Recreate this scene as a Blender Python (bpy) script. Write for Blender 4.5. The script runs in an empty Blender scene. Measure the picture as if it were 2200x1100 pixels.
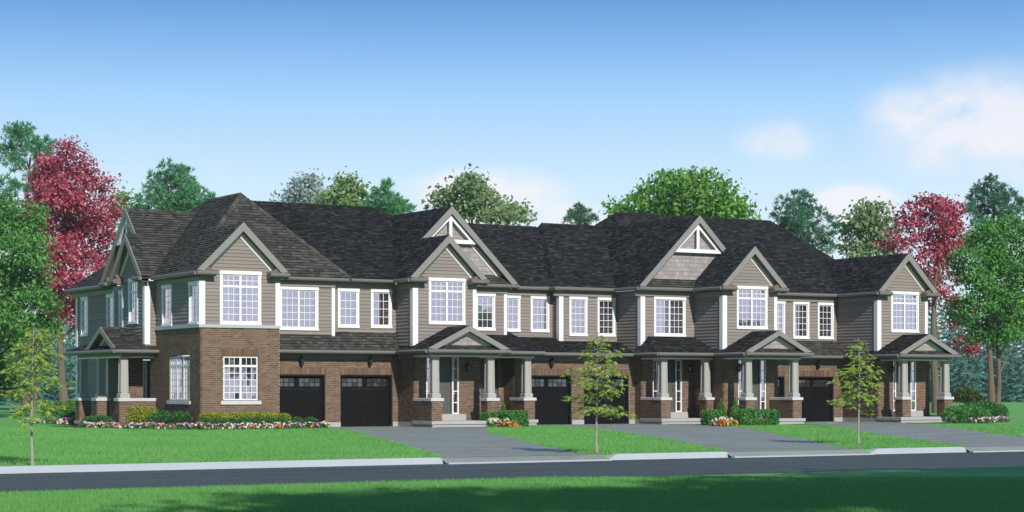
import bpy, math, random
import numpy as np
from mathutils import Vector, Matrix

random.seed(7)
rng = np.random.default_rng(7)
S = bpy.context.scene
COL = S.collection

# ------------------------------------------------------------------ camera, sky, sun
# house frame: X along the facade, Y into the depth, Z up.
UX, UY = 0.8550, 0.5180           # facade direction in camera (lateral, depth)
F_PX = 4300.0
EYE = 1.56
CAMX, CAMY = -33.435, -73.047
cam_d = bpy.data.cameras.new('camera')
cam = bpy.data.objects.new('camera', cam_d)
COL.objects.link(cam)
cam_d.sensor_width = 36.0
cam_d.lens = 36.0 * F_PX / 2200.0
cam_d.shift_y = 285.0 / 2200.0
cam_d.clip_start = 0.5
cam_d.clip_end = 6000
cam.location = (CAMX, CAMY, EYE)
_n = math.hypot(UX, UY)
yaw = math.atan2(UY, UX)          # view axis turned from +Y towards +X
cam.rotation_euler = (math.pi / 2, 0, -yaw)
S.camera = cam

SUN_EL = math.radians(30.0)
SUN_AZ_X, SUN_AZ_Y = -0.14, -0.99      # where the sun stands, seen from the houses
sun_d = bpy.data.lights.new('sun', 'SUN')
sun = bpy.data.objects.new('sun', sun_d)
COL.objects.link(sun)
sun_d.energy = 5.0
sun_d.angle = math.radians(0.6)
sun_d.color = (1.0, 0.955, 0.895)
sdir = Vector((SUN_AZ_X, SUN_AZ_Y, math.tan(SUN_EL) * math.hypot(SUN_AZ_X, SUN_AZ_Y))).normalized()
sun.rotation_euler = sdir.to_track_quat('Z', 'Y').to_euler()
sun.location = (0, -60, 60)

W = bpy.data.worlds.new('World')
S.world = W
W.use_nodes = True
nt = W.node_tree
nt.nodes.clear()


def N(tree, typ, **kw):
    n = tree.nodes.new(typ)
    for k, v in kw.items():
        if k == 'inp':
            for i, val in v.items():
                n.inputs[i].default_value = val
        else:
            setattr(n, k, v)
    return n


def ramp(tree, stops, interp='LINEAR'):
    r = tree.nodes.new('ShaderNodeValToRGB')
    e = r.color_ramp.elements
    r.color_ramp.interpolation = interp
    while len(e) < len(stops):
        e.new(0.5)
    for el, (p, c) in zip(e, stops):
        el.position = p
        el.color = tuple(c) + (1,) if len(c) == 3 else c
    return r


def math_n(tree, op, a, b=None, c=None, clamp=False):
    n = tree.nodes.new('ShaderNodeMath')
    n.operation = op
    n.use_clamp = clamp
    for i, v in enumerate((a, b, c)):
        if v is None:
            continue
        if isinstance(v, (int, float)):
            n.inputs[i].default_value = v
        else:
            tree.links.new(v, n.inputs[i])
    return n.outputs[0]


def mixc(tree, fac, a, b, blend='MIX'):
    n = tree.nodes.new('ShaderNodeMix')
    n.data_type = 'RGBA'
    n.blend_type = blend
    for sock, v in ((n.inputs[0], fac), (n.inputs[6], a), (n.inputs[7], b)):
        if isinstance(v, (int, float)):
            sock.default_value = v
        elif isinstance(v, tuple):
            sock.default_value = v if len(v) == 4 else v + (1,)
        else:
            tree.links.new(v, sock)
    return n.outputs[2]


sky = N(nt, 'ShaderNodeTexSky', sky_type='NISHITA', sun_disc=False, sun_elevation=SUN_EL,
        sun_rotation=math.atan2(SUN_AZ_X, SUN_AZ_Y), altitude=200, air_density=1.0, dust_density=0.6, ozone_density=3.0)
bg1 = N(nt, 'ShaderNodeBackground')
bg1.inputs[1].default_value = 0.10
nt.links.new(sky.outputs[0], bg1.inputs[0])
# a clear-day gradient by elevation, the same all round, with soft fair-weather clouds
tc = N(nt, 'ShaderNodeTexCoord')
sep = N(nt, 'ShaderNodeSeparateXYZ')
nt.links.new(tc.outputs['Generated'], sep.inputs[0])
elev = math_n(nt, 'MAXIMUM', sep.outputs[2], 0.0)
grad = ramp(nt, [(0.0, (0.74, 0.87, 0.96)), (0.06, (0.70, 0.86, 0.98)), (0.10, (0.63, 0.83, 0.99)),
                 (0.143, (0.38, 0.65, 0.97)), (0.172, (0.21, 0.45, 0.83)), (0.192, (0.12, 0.32, 0.69)), (0.45, (0.10, 0.235, 0.49)), (1.0, (0.075, 0.18, 0.40))])
nt.links.new(elev, grad.inputs[0])
# clouds: banks that lie along the horizon in all directions, breaking up with height
mp = N(nt, 'ShaderNodeMapping')
mp.inputs['Scale'].default_value = (1, 1, 1.5)
mp.inputs['Location'].default_value = (0.31, 0.12, 0.0)
nt.links.new(tc.outputs['Generated'], mp.inputs[0])
cn = N(nt, 'ShaderNodeTexNoise', inp={'Scale': 7.5, 'Detail': 7.0, 'Roughness': 0.5, 'Distortion': 0.15})
nt.links.new(mp.outputs[0], cn.inputs['Vector'])


def cloud_blob(px, py, rx, ry, gain=1.0):
    """a cloud standing in one direction of the sky, given as lateral/elevation angles"""
    lat, up = (px - 1100) / F_PX, (835 - py) / F_PX
    d = Vector((UX * lat + UY, -UY * lat + UX, up)).normalized()
    sub = N(nt, 'ShaderNodeVectorMath', operation='SUBTRACT')
    sub.inputs[1].default_value = d
    nt.links.new(tc.outputs['Generated'], sub.inputs[0])
    scl = N(nt, 'ShaderNodeVectorMath', operation='MULTIPLY')
    scl.inputs[1].default_value = (F_PX / rx, F_PX / rx, F_PX / ry)
    nt.links.new(sub.outputs[0], scl.inputs[0])
    ln = N(nt, 'ShaderNodeVectorMath', operation='LENGTH')
    nt.links.new(scl.outputs[0], ln.inputs[0])
    mr = N(nt, 'ShaderNodeMapRange', interpolation_type='SMOOTHSTEP',
           inp={'From Min': 0.25, 'From Max': 1.0, 'To Min': gain, 'To Max': 0.0})
    nt.links.new(ln.outputs['Value'], mr.inputs[0])
    return mr.outputs[0]


cl = None
for args in ((2130, 265, 320, 150, 1.35), (1960, 235, 140, 75, 1.0), (1680, 298, 125, 62, 0.95), (2190, 350, 220, 70, 0.8),
             (1060, 435, 215, 95, 2.6), (1190, 470, 150, 60, 2.4), (960, 410, 130, 50, 0.7),
             (1840, 440, 130, 55, 1.8), (2060, 420, 120, 40, 0.5), (1500, 520, 600, 90, 0.5), (500, 560, 600, 90, 0.4)):
    o_ = cloud_blob(*args)
    cl = o_ if cl is None else math_n(nt, 'MAXIMUM', cl, o_)
nz = N(nt, 'ShaderNodeMapRange', interpolation_type='SMOOTHSTEP', inp={'From Min': 0.34, 'From Max': 0.56})
nt.links.new(cn.outputs[0], nz.inputs[0])
cn2 = N(nt, 'ShaderNodeTexNoise', inp={'Scale': 24.0, 'Detail': 9.0, 'Roughness': 0.6, 'Distortion': 0.3})
nt.links.new(tc.outputs['Generated'], cn2.inputs['Vector'])
nz2 = math_n(nt, 'MULTIPLY_ADD', cn2.outputs[0], 3.6, -1.05)
cm = math_n(nt, 'MULTIPLY', cl, math_n(nt, 'MULTIPLY_ADD', nz.outputs[0], 0.55, 0.45))
cm = math_n(nt, 'MULTIPLY', cm, nz2, clamp=True)
cm = math_n(nt, 'MULTIPLY', cm, 0.74, clamp=True)
skyc = mixc(nt, cm, grad.outputs[0], (0.99, 0.93, 0.935, 1))
bg2 = N(nt, 'ShaderNodeBackground')
bg2.inputs[1].default_value = 1.05
nt.links.new(skyc, bg2.inputs[0])
addw = N(nt, 'ShaderNodeMixShader')
addw.inputs[0].default_value = 0.93
nt.links.new(bg1.outputs[0], addw.inputs[1])
nt.links.new(bg2.outputs[0], addw.inputs[2])
wo = N(nt, 'ShaderNodeOutputWorld')
nt.links.new(addw.outputs[0], wo.inputs[0])

S.view_settings.view_transform = 'Standard'
S.view_settings.look = 'None'
S.view_settings.exposure = 0.0
S.view_settings.gamma = 1.0
S.view_settings.use_curve_mapping = False
S.cycles.caustics_reflective = False
S.cycles.max_bounces = 6
S.cycles.transparent_max_bounces = 8

# ------------------------------------------------------------------ measuring helpers (camera geometry -> real places)


def fx(px, Y):
    """X on the plane Y=const seen in photo column px"""
    l = (px - 1100) / F_PX
    dx, dy = UX * l + UY, -UY * l + UX
    return CAMX + dx * (Y - CAMY) / dy


def fy(px, X):
    l = (px - 1100) / F_PX
    dx, dy = UX * l + UY, -UY * l + UX
    return CAMY + dy * (X - CAMX) / dx


def hz(px, py, Y):
    X = fx(px, Y)
    d = UY * (X - CAMX) + UX * (Y - CAMY)
    return EYE - (py - 835) / F_PX * d


def hzx(px, py, X):
    Y = fy(px, X)
    d = UY * (X - CAMX) + UX * (Y - CAMY)
    return EYE - (py - 835) / F_PX * d


def gp(px, py, Z=0.0):
    d = (EYE - Z) * F_PX / (py - 835)
    l = (px - 1100) / F_PX * d
    return (CAMX + UX * l + UY * d, CAMY - UY * l + UX * d)


def at_depth(px, d):
    l = (px - 1100) / F_PX * d
    return (CAMX + UX * l + UY * d, CAMY - UY * l + UX * d)


def camdist(p):
    return math.sqrt((p[0] - CAMX) ** 2 + (p[1] - CAMY) ** 2 + (p[2] - EYE) ** 2)


# ------------------------------------------------------------------ materials
def new_mat(name):
    m = bpy.data.materials.new(name)
    m.use_nodes = True
    t = m.node_tree
    t.nodes.clear()
    out = t.nodes.new('ShaderNodeOutputMaterial')
    return m, t, out


def rand_val(t):
    oi = t.nodes.new('ShaderNodeObjectInfo')
    ge = t.nodes.new('ShaderNodeNewGeometry')
    s = math_n(t, 'ADD', oi.outputs['Random'], ge.outputs['Random Per Island'])
    return math_n(t, 'FRACT', s)


def pos_noise(t, scale, detail=4.0, rough=0.55, stretch=None):
    ge = t.nodes.new('ShaderNodeNewGeometry')
    n = N(t, 'ShaderNodeTexNoise', inp={'Scale': scale, 'Detail': detail, 'Roughness': rough})
    if stretch:
        m = N(t, 'ShaderNodeMapping')
        m.inputs['Scale'].default_value = stretch
        t.links.new(ge.outputs['Position'], m.inputs[0])
        t.links.new(m.outputs[0], n.inputs['Vector'])
    else:
        t.links.new(ge.outputs['Position'], n.inputs['Vector'])
    return n.outputs[0]


def simple(name, col, rough=0.7, var=0.12, nscale=3.0, fine=60.0, bump=0.0, spec=0.3, metallic=0.0, stretch=None):
    m, t, out = new_mat(name)
    p = t.nodes.new('ShaderNodeBsdfPrincipled')
    big = pos_noise(t, nscale, 5, 0.6, stretch)
    sm = pos_noise(t, fine, 3, 0.6, stretch)
    v = math_n(t, 'MULTIPLY_ADD', big, 2 * var, 1 - var)
    v2 = math_n(t, 'MULTIPLY_ADD', sm, var, 1 - var / 2)
    v = math_n(t, 'MULTIPLY', v, v2)
    mul = N(t, 'ShaderNodeVectorMath', operation='SCALE')
    mul.inputs[0].default_value = col
    t.links.new(v, mul.inputs['Scale'])
    t.links.new(mul.outputs[0], p.inputs['Base Color'])
    p.inputs['Roughness'].default_value = rough
    p.inputs['Specular IOR Level'].default_value = spec
    p.inputs['Metallic'].default_value = metallic
    if bump:
        b = N(t, 'ShaderNodeBump', inp={'Strength': bump, 'Distance': 0.02})
        t.links.new(sm, b.inputs['Height'])
        t.links.new(b.outputs[0], p.inputs['Normal'])
    t.links.new(p.outputs[0], out.inputs[0])
    return m


def varied(name, stops, rough=0.85, nvar=0.25, nscale=40.0, bump=0.3, spec=0.2, big=0.0, bscale=0.5):
    """colour picked per piece, with grain and broad weathering"""
    m, t, out = new_mat(name)
    p = t.nodes.new('ShaderNodeBsdfPrincipled')
    r = ramp(t, stops)
    t.links.new(rand_val(t), r.inputs[0])
    n = pos_noise(t, nscale, 4, 0.65)
    v = math_n(t, 'MULTIPLY_ADD', n, 2 * nvar, 1 - nvar)
    if big:
        n2 = pos_noise(t, bscale, 4, 0.6)
        v = math_n(t, 'MULTIPLY', v, math_n(t, 'MULTIPLY_ADD', n2, 2 * big, 1 - big))
    sc = N(t, 'ShaderNodeVectorMath', operation='SCALE')
    t.links.new(r.outputs[0], sc.inputs[0])
    t.links.new(v, sc.inputs['Scale'])
    t.links.new(sc.outputs[0], p.inputs['Base Color'])
    p.inputs['Roughness'].default_value = rough
    p.inputs['Specular IOR Level'].default_value = spec
    if bump:
        b = N(t, 'ShaderNodeBump', inp={'Strength': bump, 'Distance': 0.01})
        t.links.new(n, b.inputs['Height'])
        t.links.new(b.outputs[0], p.inputs['Normal'])
    t.links.new(p.outputs[0], out.inputs[0])
    return m


def leafy(name, stops, trans=0.35, clump=0.35, cscale=0.9, rough=0.6):
    m, t, out = new_mat(name)
    r = ramp(t, stops)
    ge = t.nodes.new('ShaderNodeNewGeometry')
    n = pos_noise(t, cscale, 3, 0.6)
    f = math_n(t, 'ADD', math_n(t, 'MULTIPLY', ge.outputs['Random Per Island'], 1 - clump), math_n(t, 'MULTIPLY', n, clump))
    t.links.new(f, r.inputs[0])
    d = N(t, 'ShaderNodeBsdfPrincipled')
    d.inputs['Roughness'].default_value = rough
    d.inputs['Specular IOR Level'].default_value = 0.25
    tr = t.nodes.new('ShaderNodeBsdfTranslucent')
    t.links.new(r.outputs[0], d.inputs['Base Color'])
    t.links.new(r.outputs[0], tr.inputs[0])
    mx = t.nodes.new('ShaderNodeMixShader')
    mx.inputs[0].default_value = trans
    t.links.new(d.outputs[0], mx.inputs[1])
    t.links.new(tr.outputs[0], mx.inputs[2])
    t.links.new(mx.outputs[0], out.inputs[0])
    return m


M = {}
M['brick'] = varied('brick_clay', [(0, (0.0940, 0.0591, 0.0382)), (0.2, (0.1217, 0.0757, 0.0486)), (0.6, (0.1410, 0.0894, 0.0576)),
                                   (0.9, (0.1637, 0.1031, 0.0667)), (1, (0.1889, 0.1189, 0.0789))], nvar=0.2, nscale=30, bump=0.4, big=0.14)
M['mortar'] = simple('mortar', (0.3542, 0.2905, 0.2270), 0.95, 0.15, 2, 80)
M['soldier'] = M['brick']
M['siding'] = varied('lap_siding', [(0, (0.2099, 0.1814, 0.1584)), (0.5, (0.2247, 0.1936, 0.1690)), (1, (0.2406, 0.2077, 0.1814))],
                     rough=0.7, nvar=0.08, nscale=14, bump=0.08, big=0.07)
M['sheath'] = simple('wall_sheathing', (0.12, 0.105, 0.098), 0.9, 0.05)
M['shake'] = varied('shake_siding', [(0, (0.25, 0.225, 0.215)), (0.5, (0.29, 0.262, 0.25)), (1, (0.33, 0.3, 0.285))], nvar=0.12, nscale=60, bump=0.3)
M['shingle_brown'] = varied('shingle_weathered', [(0, (0.0335, 0.0326, 0.0279)), (0.3, (0.0469, 0.0460, 0.0388)), (0.7, (0.0625, 0.0617, 0.0524)), (1, (0.0848, 0.0850, 0.0730))],
                            rough=0.9, nvar=0.25, nscale=55, bump=0.5, spec=0.12, big=0.06)
M['shingle_dark'] = varied('shingle_charcoal', [(0, (0.012, 0.0127, 0.0122)), (0.3, (0.0205, 0.0216, 0.0205)), (0.75, (0.033, 0.0347, 0.033)), (1, (0.060, 0.0625, 0.0595))],
                           rough=0.9, nvar=0.25, nscale=55, bump=0.5, spec=0.12, big=0.06)
M['shadow_felt'] = simple('course_shadow_felt', (0.012, 0.012, 0.012), 0.95, 0.1)  # dark deck felt, also the painted shadow line between shingle courses
M['white'] = simple('white_trim_paint', (0.7200, 0.7200, 0.7020), 0.5, 0.03, 2, 30, spec=0.35)
M['cream'] = simple('cream_rake_trim', (0.62, 0.60, 0.53), 0.55, 0.04, 2, 30)
M['rake'] = simple('grey_rake_board', (0.2160, 0.2044, 0.1875), 0.55, 0.05, 2, 30)
M['gutter'] = simple('gutter_metal', (0.1450, 0.1344, 0.1214), 0.38, 0.06, 1.5, 20, spec=0.5)
M['frieze'] = simple('frieze_board', (0.2350, 0.2208, 0.1908), 0.6, 0.05, 2, 30)
M['fascia'] = simple('fascia_board', (0.1500, 0.1358, 0.1215), 0.7, 0.05, 2, 30)
M['soffit'] = simple('soffit_panel', (0.1472, 0.1083, 0.0913), 0.7, 0.05)
M['column'] = simple('column_paint', (0.3496, 0.3380, 0.3044), 0.5, 0.04, 2, 30)
M['stone'] = simple('cast_stone', (0.5040, 0.4950, 0.4860), 0.8, 0.08, 4, 50, bump=0.2)
M['conc'] = simple('poured_concrete', (0.3496, 0.3450, 0.3312), 0.9, 0.16, 1.2, 30, bump=0.25)
M['kerb'] = simple('kerb_concrete', (0.3698, 0.4042, 0.4300), 0.9, 0.10, 0.7, 40, bump=0.25)
M['garage'] = simple('garage_door_black', (0.0062, 0.0058, 0.006), 0.6, 0.12, 2, 30, spec=0.08)
M['garage_in'] = simple('garage_opening', (0.008, 0.0075, 0.0075), 0.8, 0.05)
M['door'] = simple('door_grey_paint', (0.085, 0.086, 0.08), 0.45, 0.05, 2, 30)
M['brass'] = simple('brass', (0.45, 0.33, 0.12), 0.3, 0.05, metallic=0.9)
M['iron'] = simple('black_iron', (0.012, 0.012, 0.013), 0.4, 0.05, spec=0.5)
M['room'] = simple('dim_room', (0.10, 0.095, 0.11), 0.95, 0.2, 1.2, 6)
M['curtain'] = simple('curtain_cloth', (0.74, 0.71, 0.70), 0.9, 0.08, 3, 20)
M['blind'] = simple('blind_cloth', (0.46, 0.39, 0.37), 0.9, 0.1, 3, 20)
M['bark'] = simple('bark', (0.14, 0.11, 0.08), 0.9, 0.35, 1.5, 9, bump=0.8, stretch=(3, 3, 0.5))
M['bark_pale'] = simple('bark_pale', (0.30, 0.27, 0.22), 0.9, 0.3, 4, 25, bump=0.5, stretch=(3, 3, 0.5))
M['pine_bark'] = simple('pine_bark', (0.1430, 0.0950, 0.0600), 0.9, 0.3, 1.5, 9, bump=0.6, stretch=(3, 3, 0.5))
M['soil'] = simple('planting_soil', (0.045, 0.034, 0.025), 0.95, 0.3, 4, 40, bump=0.6)

# glass: coated panes, part mirror, part see-through
m_, t_, o_ = new_mat('window_glass')
gl = t_.nodes.new('ShaderNodeBsdfGlossy')
gl.inputs[0].default_value = (0.95, 0.83, 0.96, 1)
gl.inputs['Roughness'].default_value = 0.02
trn = t_.nodes.new('ShaderNodeBsdfTransparent')
trn.inputs[0].default_value = (0.82, 0.84, 0.88, 1)
mx = t_.nodes.new('ShaderNodeMixShader')
mx.inputs[0].default_value = 0.5
t_.links.new(trn.outputs[0], mx.inputs[1])
t_.links.new(gl.outputs[0], mx.inputs[2])
t_.links.new(mx.outputs[0], o_.inputs[0])
M['glass'] = m_
m_, t_, o_ = new_mat('garage_glass')
gl = t_.nodes.new('ShaderNodeBsdfPrincipled')
gl.inputs['Base Color'].default_value = (0.03, 0.03, 0.032, 1)
gl.inputs['Roughness'].default_value = 0.06
gl.inputs['IOR'].default_value = 2.0
t_.links.new(gl.outputs[0], o_.inputs[0])
M['glass_dark'] = m_


def ground_mat(name, c1, c2, scale, fine, rough=0.9, bump=0.3, streak=None, patch=0.25):
    m, t, out = new_mat(name)
    p = t.nodes.new('ShaderNodeBsdfPrincipled')
    a = pos_noise(t, scale, 6, 0.6, streak)
    f = pos_noise(t, fine, 3, 0.7)
    k = math_n(t, 'ADD', math_n(t, 'MULTIPLY', a, 0.6), math_n(t, 'MULTIPLY', f, 0.4))
    r = ramp(t, [(0.36, c1), (0.64, c2)])
    t.links.new(k, r.inputs[0])
    t.links.new(r.outputs[0], p.inputs['Base Color'])
    p.inputs['Roughness'].default_value = rough
    p.inputs['Specular IOR Level'].default_value = 0.25
    b = N(t, 'ShaderNodeBump', inp={'Strength': bump, 'Distance': 0.02})
    t.links.new(f, b.inputs['Height'])
    t.links.new(b.outputs[0], p.inputs['Normal'])
    t.links.new(p.outputs[0], out.inputs[0])
    return m


M['lawn'] = ground_mat('lawn_ground', (0.1030, 0.2838, 0.0587), (0.1650, 0.4092, 0.1000), 0.35, 30, bump=0.6)
M['road'] = ground_mat('asphalt_road', (0.0427, 0.0568, 0.0552), (0.0874, 0.1058, 0.0994), 0.9, 60, rough=0.8, streak=(0.12, 1.6, 1))
M['drive'] = ground_mat('asphalt_driveway', (0.1757, 0.1900, 0.1683), (0.2850, 0.3021, 0.2673), 0.8, 50, rough=0.75, streak=(0.5, 0.9, 1))
M['blade'] = leafy('grass_blades', [(0, (0.0550, 0.2405, 0.0500)), (0.5, (0.1553, 0.3770, 0.0938)), (0.85, (0.2228, 0.4875, 0.1375)), (1, (0.3780, 0.6500, 0.2500))],
                   trans=0.3, clump=0.5, cscale=0.22)


# ------------------------------------------------------------------ mesh builder
def FRONT(a, b, z):
    return (a, b, z)


def LEFT(a, b, z):               # wall facing -X: a runs towards -Y, b into +X
    return (b, -a, z)


ROT = {FRONT: Matrix.Identity(4), LEFT: Matrix(((0, 1, 0, 0), (-1, 0, 0, 0), (0, 0, 1, 0), (0, 0, 0, 1)))}


class MB:
    def __init__(s):
        s.v, s.f, s.m = [], [], []

    def add(s, vs, fs, mi=0):
        k = len(s.v)
        s.v.extend(vs)
        for f in fs:
            s.f.append(tuple(i + k for i in f))
            s.m.append(mi)

    def hexa(s, p, mi=0):        # 8 points: bottom ring 0-3, top ring 4-7
        s.add(p, [(0, 3, 2, 1), (4, 5, 6, 7), (0, 1, 5, 4), (1, 2, 6, 5), (2, 3, 7, 6), (3, 0, 4, 7)], mi)

    def box(s, fr, a0, a1, b0, b1, z0, z1, mi=0):
        s.hexa([fr(a0, b0, z0), fr(a1, b0, z0), fr(a1, b1, z0), fr(a0, b1, z0),
                fr(a0, b0, z1), fr(a1, b0, z1), fr(a1, b1, z1), fr(a0, b1, z1)], mi)

    def bevbox(s, fr, a0, a1, b0, b1, z0, z1, e=0.012, mi=0):
        """box with a chamfer round its top and its front edges"""
        s.hexa([fr(a0, b0, z0), fr(a1, b0, z0), fr(a1, b1, z0), fr(a0, b1, z0),
                fr(a0, b0, z1 - e), fr(a1, b0, z1 - e), fr(a1, b1, z1 - e), fr(a0, b1, z1 - e)], mi)
        s.hexa([fr(a0, b0, z1 - e), fr(a1, b0, z1 - e), fr(a1, b1, z1 - e), fr(a0, b1, z1 - e),
                fr(a0 + e, b0 + e, z1), fr(a1 - e, b0 + e, z1), fr(a1 - e, b1 - e, z1), fr(a0 + e, b1 - e, z1)], mi)

    def frustum(s, fr, ca, cb, h0, h1, z0, z1, mi=0):
        s.hexa([fr(ca - h0, cb - h0, z0), fr(ca + h0, cb - h0, z0), fr(ca + h0, cb + h0, z0), fr(ca - h0, cb + h0, z0),
                fr(ca - h1, cb - h1, z1), fr(ca + h1, cb - h1, z1), fr(ca + h1, cb + h1, z1), fr(ca - h1, cb + h1, z1)], mi)

    def prism(s, fr, pts, b0, b1, mi=0):      # polygon in (a,z), extruded from b0 to b1
        n = len(pts)
        vs = [fr(a, b0, z) for a, z in pts] + [fr(a, b1, z) for a, z in pts]
        fs = [tuple(range(n)), tuple(range(2 * n - 1, n - 1, -1))]
        for i in range(n):
            j = (i + 1) % n
            fs.append((i, i + n, j + n, j))
        s.add(vs, fs, mi)

    def slab(s, pts, t, mi=0):                # 3-D polygon thickened downwards
        n = len(pts)
        vs = [tuple(p) for p in pts] + [(p[0], p[1], p[2] - t) for p in pts]
        fs = [tuple(range(n)), tuple(range(2 * n - 1, n - 1, -1))]
        for i in range(n):
            j = (i + 1) % n
            fs.append((i, i + n, j + n, j))
        s.add(vs, fs, mi)

    def tube(s, pts, radii, n=8, mi=0, cap=True):
        k = len(s.v)
        prev = None
        for i, p in enumerate(pts):
            p = Vector(p)
            d = (Vector(pts[min(i + 1, len(pts) - 1)]) - Vector(pts[max(i - 1, 0)]))
            if d.length < 1e-6:
                d = Vector((0, 0, 1))
            d.normalize()
            ref = Vector((0, 0, 1)) if abs(d.z) < 0.9 else Vector((1, 0, 0))
            u = d.cross(ref).normalized()
            w = d.cross(u).normalized()
            r = radii[i] if hasattr(radii, '__len__') else radii
            for q in range(n):
                a = 2 * math.pi * q / n
                s.v.append(tuple(p + (u * math.cos(a) + w * math.sin(a)) * r))
        for i in range(len(pts) - 1):
            for q in range(n):
                q2 = (q + 1) % n
                s.f.append((k + i * n + q, k + i * n + q2, k + (i + 1) * n + q2, k + (i + 1) * n + q))
                s.m.append(mi)
        if cap:
            s.f.append(tuple(k + q for q in range(n)))
            s.m.append(mi)
            s.f.append(tuple(k + (len(pts) - 1) * n + q for q in range(n - 1, -1, -1)))
            s.m.append(mi)

    def lathe(s, c, prof, n=8, mi=0):         # prof: (r, z)
        k = len(s.v)
        for r, z in prof:
            for q in range(n):
                a = 2 * math.pi * q / n
                s.v.append((c[0] + r * math.cos(a), c[1] + r * math.sin(a), c[2] + z))
        for i in range(len(prof) - 1):
            for q in range(n):
                q2 = (q + 1) % n
                s.f.append((k + i * n + q, k + i * n + q2, k + (i + 1) * n + q2, k + (i + 1) * n + q))
                s.m.append(mi)

    def mesh(s, name, mats, off=(0, 0, 0)):
        me = bpy.data.meshes.new(name)
        me.from_pydata([(x - off[0], y - off[1], z - off[2]) for x, y, z in s.v], [], s.f)
        mats = mats if isinstance(mats, (list, tuple)) else [mats]
        for m in mats:
            me.materials.append(m)
        if len(mats) > 1:
            me.polygons.foreach_set('material_index', s.m)
        me.update()
        return me


def obj(name, me, parent=None, mat_basis=None):
    o = bpy.data.objects.new(name, me)
    COL.objects.link(o)
    if parent is not None:
        o.parent = parent
    if mat_basis is not None:
        o.matrix_basis = mat_basis
    return o


def tag(o, label=None, cat=None, group=None, kind=None):
    if label:
        o['label'] = label
    if cat:
        o['category'] = cat
    if group:
        o['group'] = group
    if kind:
        o['kind'] = kind
    return o


class Unit:
    """one townhouse: an Empty at its base, parts below it"""

    def __init__(s, loc, label):
        s.o = bpy.data.objects.new('townhouse', None)
        s.o.location = loc
        s.o.empty_display_size = 0.5
        COL.objects.link(s.o)
        tag(s.o, label, 'townhouse', 'townhouses of the row')
        s.loc = loc
        s.bricks, s.soldiers, s.tabs, s.tabpoly = [], [], [], []
        s.loose_bricks = MB()

    def part(s, name, mb, mats, parent=None):
        return obj(name, mb.mesh(name, mats, s.loc), parent or s.o)

    def place(s, name, me, world_m, parent):
        return obj(name, me, parent, Matrix.Translation((-s.loc[0], -s.loc[1], -s.loc[2])) @ world_m)


U = {}
U['A'] = Unit((-2.4, -1.6, 0), 'corner townhouse with brick bay and a side porch, left end of row')
U['B'] = Unit((5.3, 0, 0), 'townhouse with tall double gable right of the two black garage doors')
U['C'] = Unit((11.0, 0.9, 0), 'narrow gableless townhouse with door deep under a shared porch roof')
U['D'] = Unit((17.2, 0, 0), 'townhouse with large shingled gable and hipped porch roof behind the middle sapling')
U['E'] = Unit((22.0, 0, 0), 'townhouse with small gable and porch behind the two cone shrubs')
U['F'] = Unit((30.7, -2.4, 0), 'end townhouse with a single gable and porch, right end of row')


# ------------------------------------------------------------------ wall surfaces
def cut(a0, a1, ops, z0, z1):
    """what is left of [a0,a1] once the openings that reach the band z0..z1 are taken out"""
    seg = [(a0, a1)]
    zc = (z0 + z1) / 2
    for (o0, o1, p0, p1) in ops:
        if p0 <= zc <= p1:
            ns = []
            for (x0, x1) in seg:
                if o1 <= x0 or o0 >= x1:
                    ns.append((x0, x1))
                else:
                    if o0 > x0:
                        ns.append((x0, o0))
                    if o1 < x1:
                        ns.append((o1, x1))
            seg = ns
    return [s_ for s_ in seg if s_[1] - s_[0] > 0.015]


BH, BJ, BL = 0.0605, 0.0125, 0.215


def brick_wall(u, fr, b, a0, a1, z0, z1, ops=(), name='wall', part=None, thick=0.1):
    mb = MB()
    n = max(1, round((z1 - z0) / (BH + BJ)))
    h = (z1 - z0) / n
    for i in range(n):
        c0 = z0 + i * h
        for (s0, s1) in cut(a0, a1, ops, c0, c0 + h):
            mb.add([fr(s0, b, c0), fr(s1, b, c0), fr(s1, b, c0 + h), fr(s0, b, c0 + h)], [(0, 1, 2, 3)])
            for e in (s0, s1):        # reveal
                mb.add([fr(e, b, c0), fr(e, b + thick, c0), fr(e, b + thick, c0 + h), fr(e, b, c0 + h)], [(0, 1, 2, 3)])
    for (o0, o1, p0, p1) in ops:
        if p1 < z1:
            mb.add([fr(o0, b, p1), fr(o1, b, p1), fr(o1, b + thick, p1), fr(o0, b + thick, p1)], [(0, 1, 2, 3)])
    wp = part or u.part(name, mb, M['mortar'])
    if part:
        u.part('mortar_face', mb, M['mortar'], part)
    for i in range(n):
        c0 = z0 + i * h
        off = (BL + BJ) * (0.5 if i % 2 else 0.0) + random.uniform(-0.01, 0.01)
        for (s0, s1) in cut(a0, a1, ops, c0, c0 + h):
            k = math.floor((s0 - a0 - off) / (BL + BJ)) - 1
            x = a0 + off + k * (BL + BJ)
            while x < s1:
                e0, e1 = max(x, s0 + 0.002), min(x + BL, s1 - 0.002)
                if e1 - e0 > 0.03:
                    u.bricks.append((fr, e0, e1, b, c0 + BJ / 2, c0 + h - BJ / 2, wp))
                x += BL + BJ
    return wp


def soldiers(u, fr, b, a0, a1, z0, z1):
    n = round((a1 - a0) / 0.073)
    w = (a1 - a0) / n
    mb = MB()
    mb.add([fr(a0, b - 0.004, z0), fr(a1, b - 0.004, z0), fr(a1, b - 0.004, z1), fr(a0, b - 0.004, z1)], [(0, 1, 2, 3)])
    p = u.part('lintel', mb, M['mortar'])
    me = None
    for i in range(n):
        x = a0 + i * w
        u.soldiers.append((fr, x + 0.006, x + w - 0.006, b - 0.006, z0 + 0.004, z1 - 0.004, p))


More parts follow.
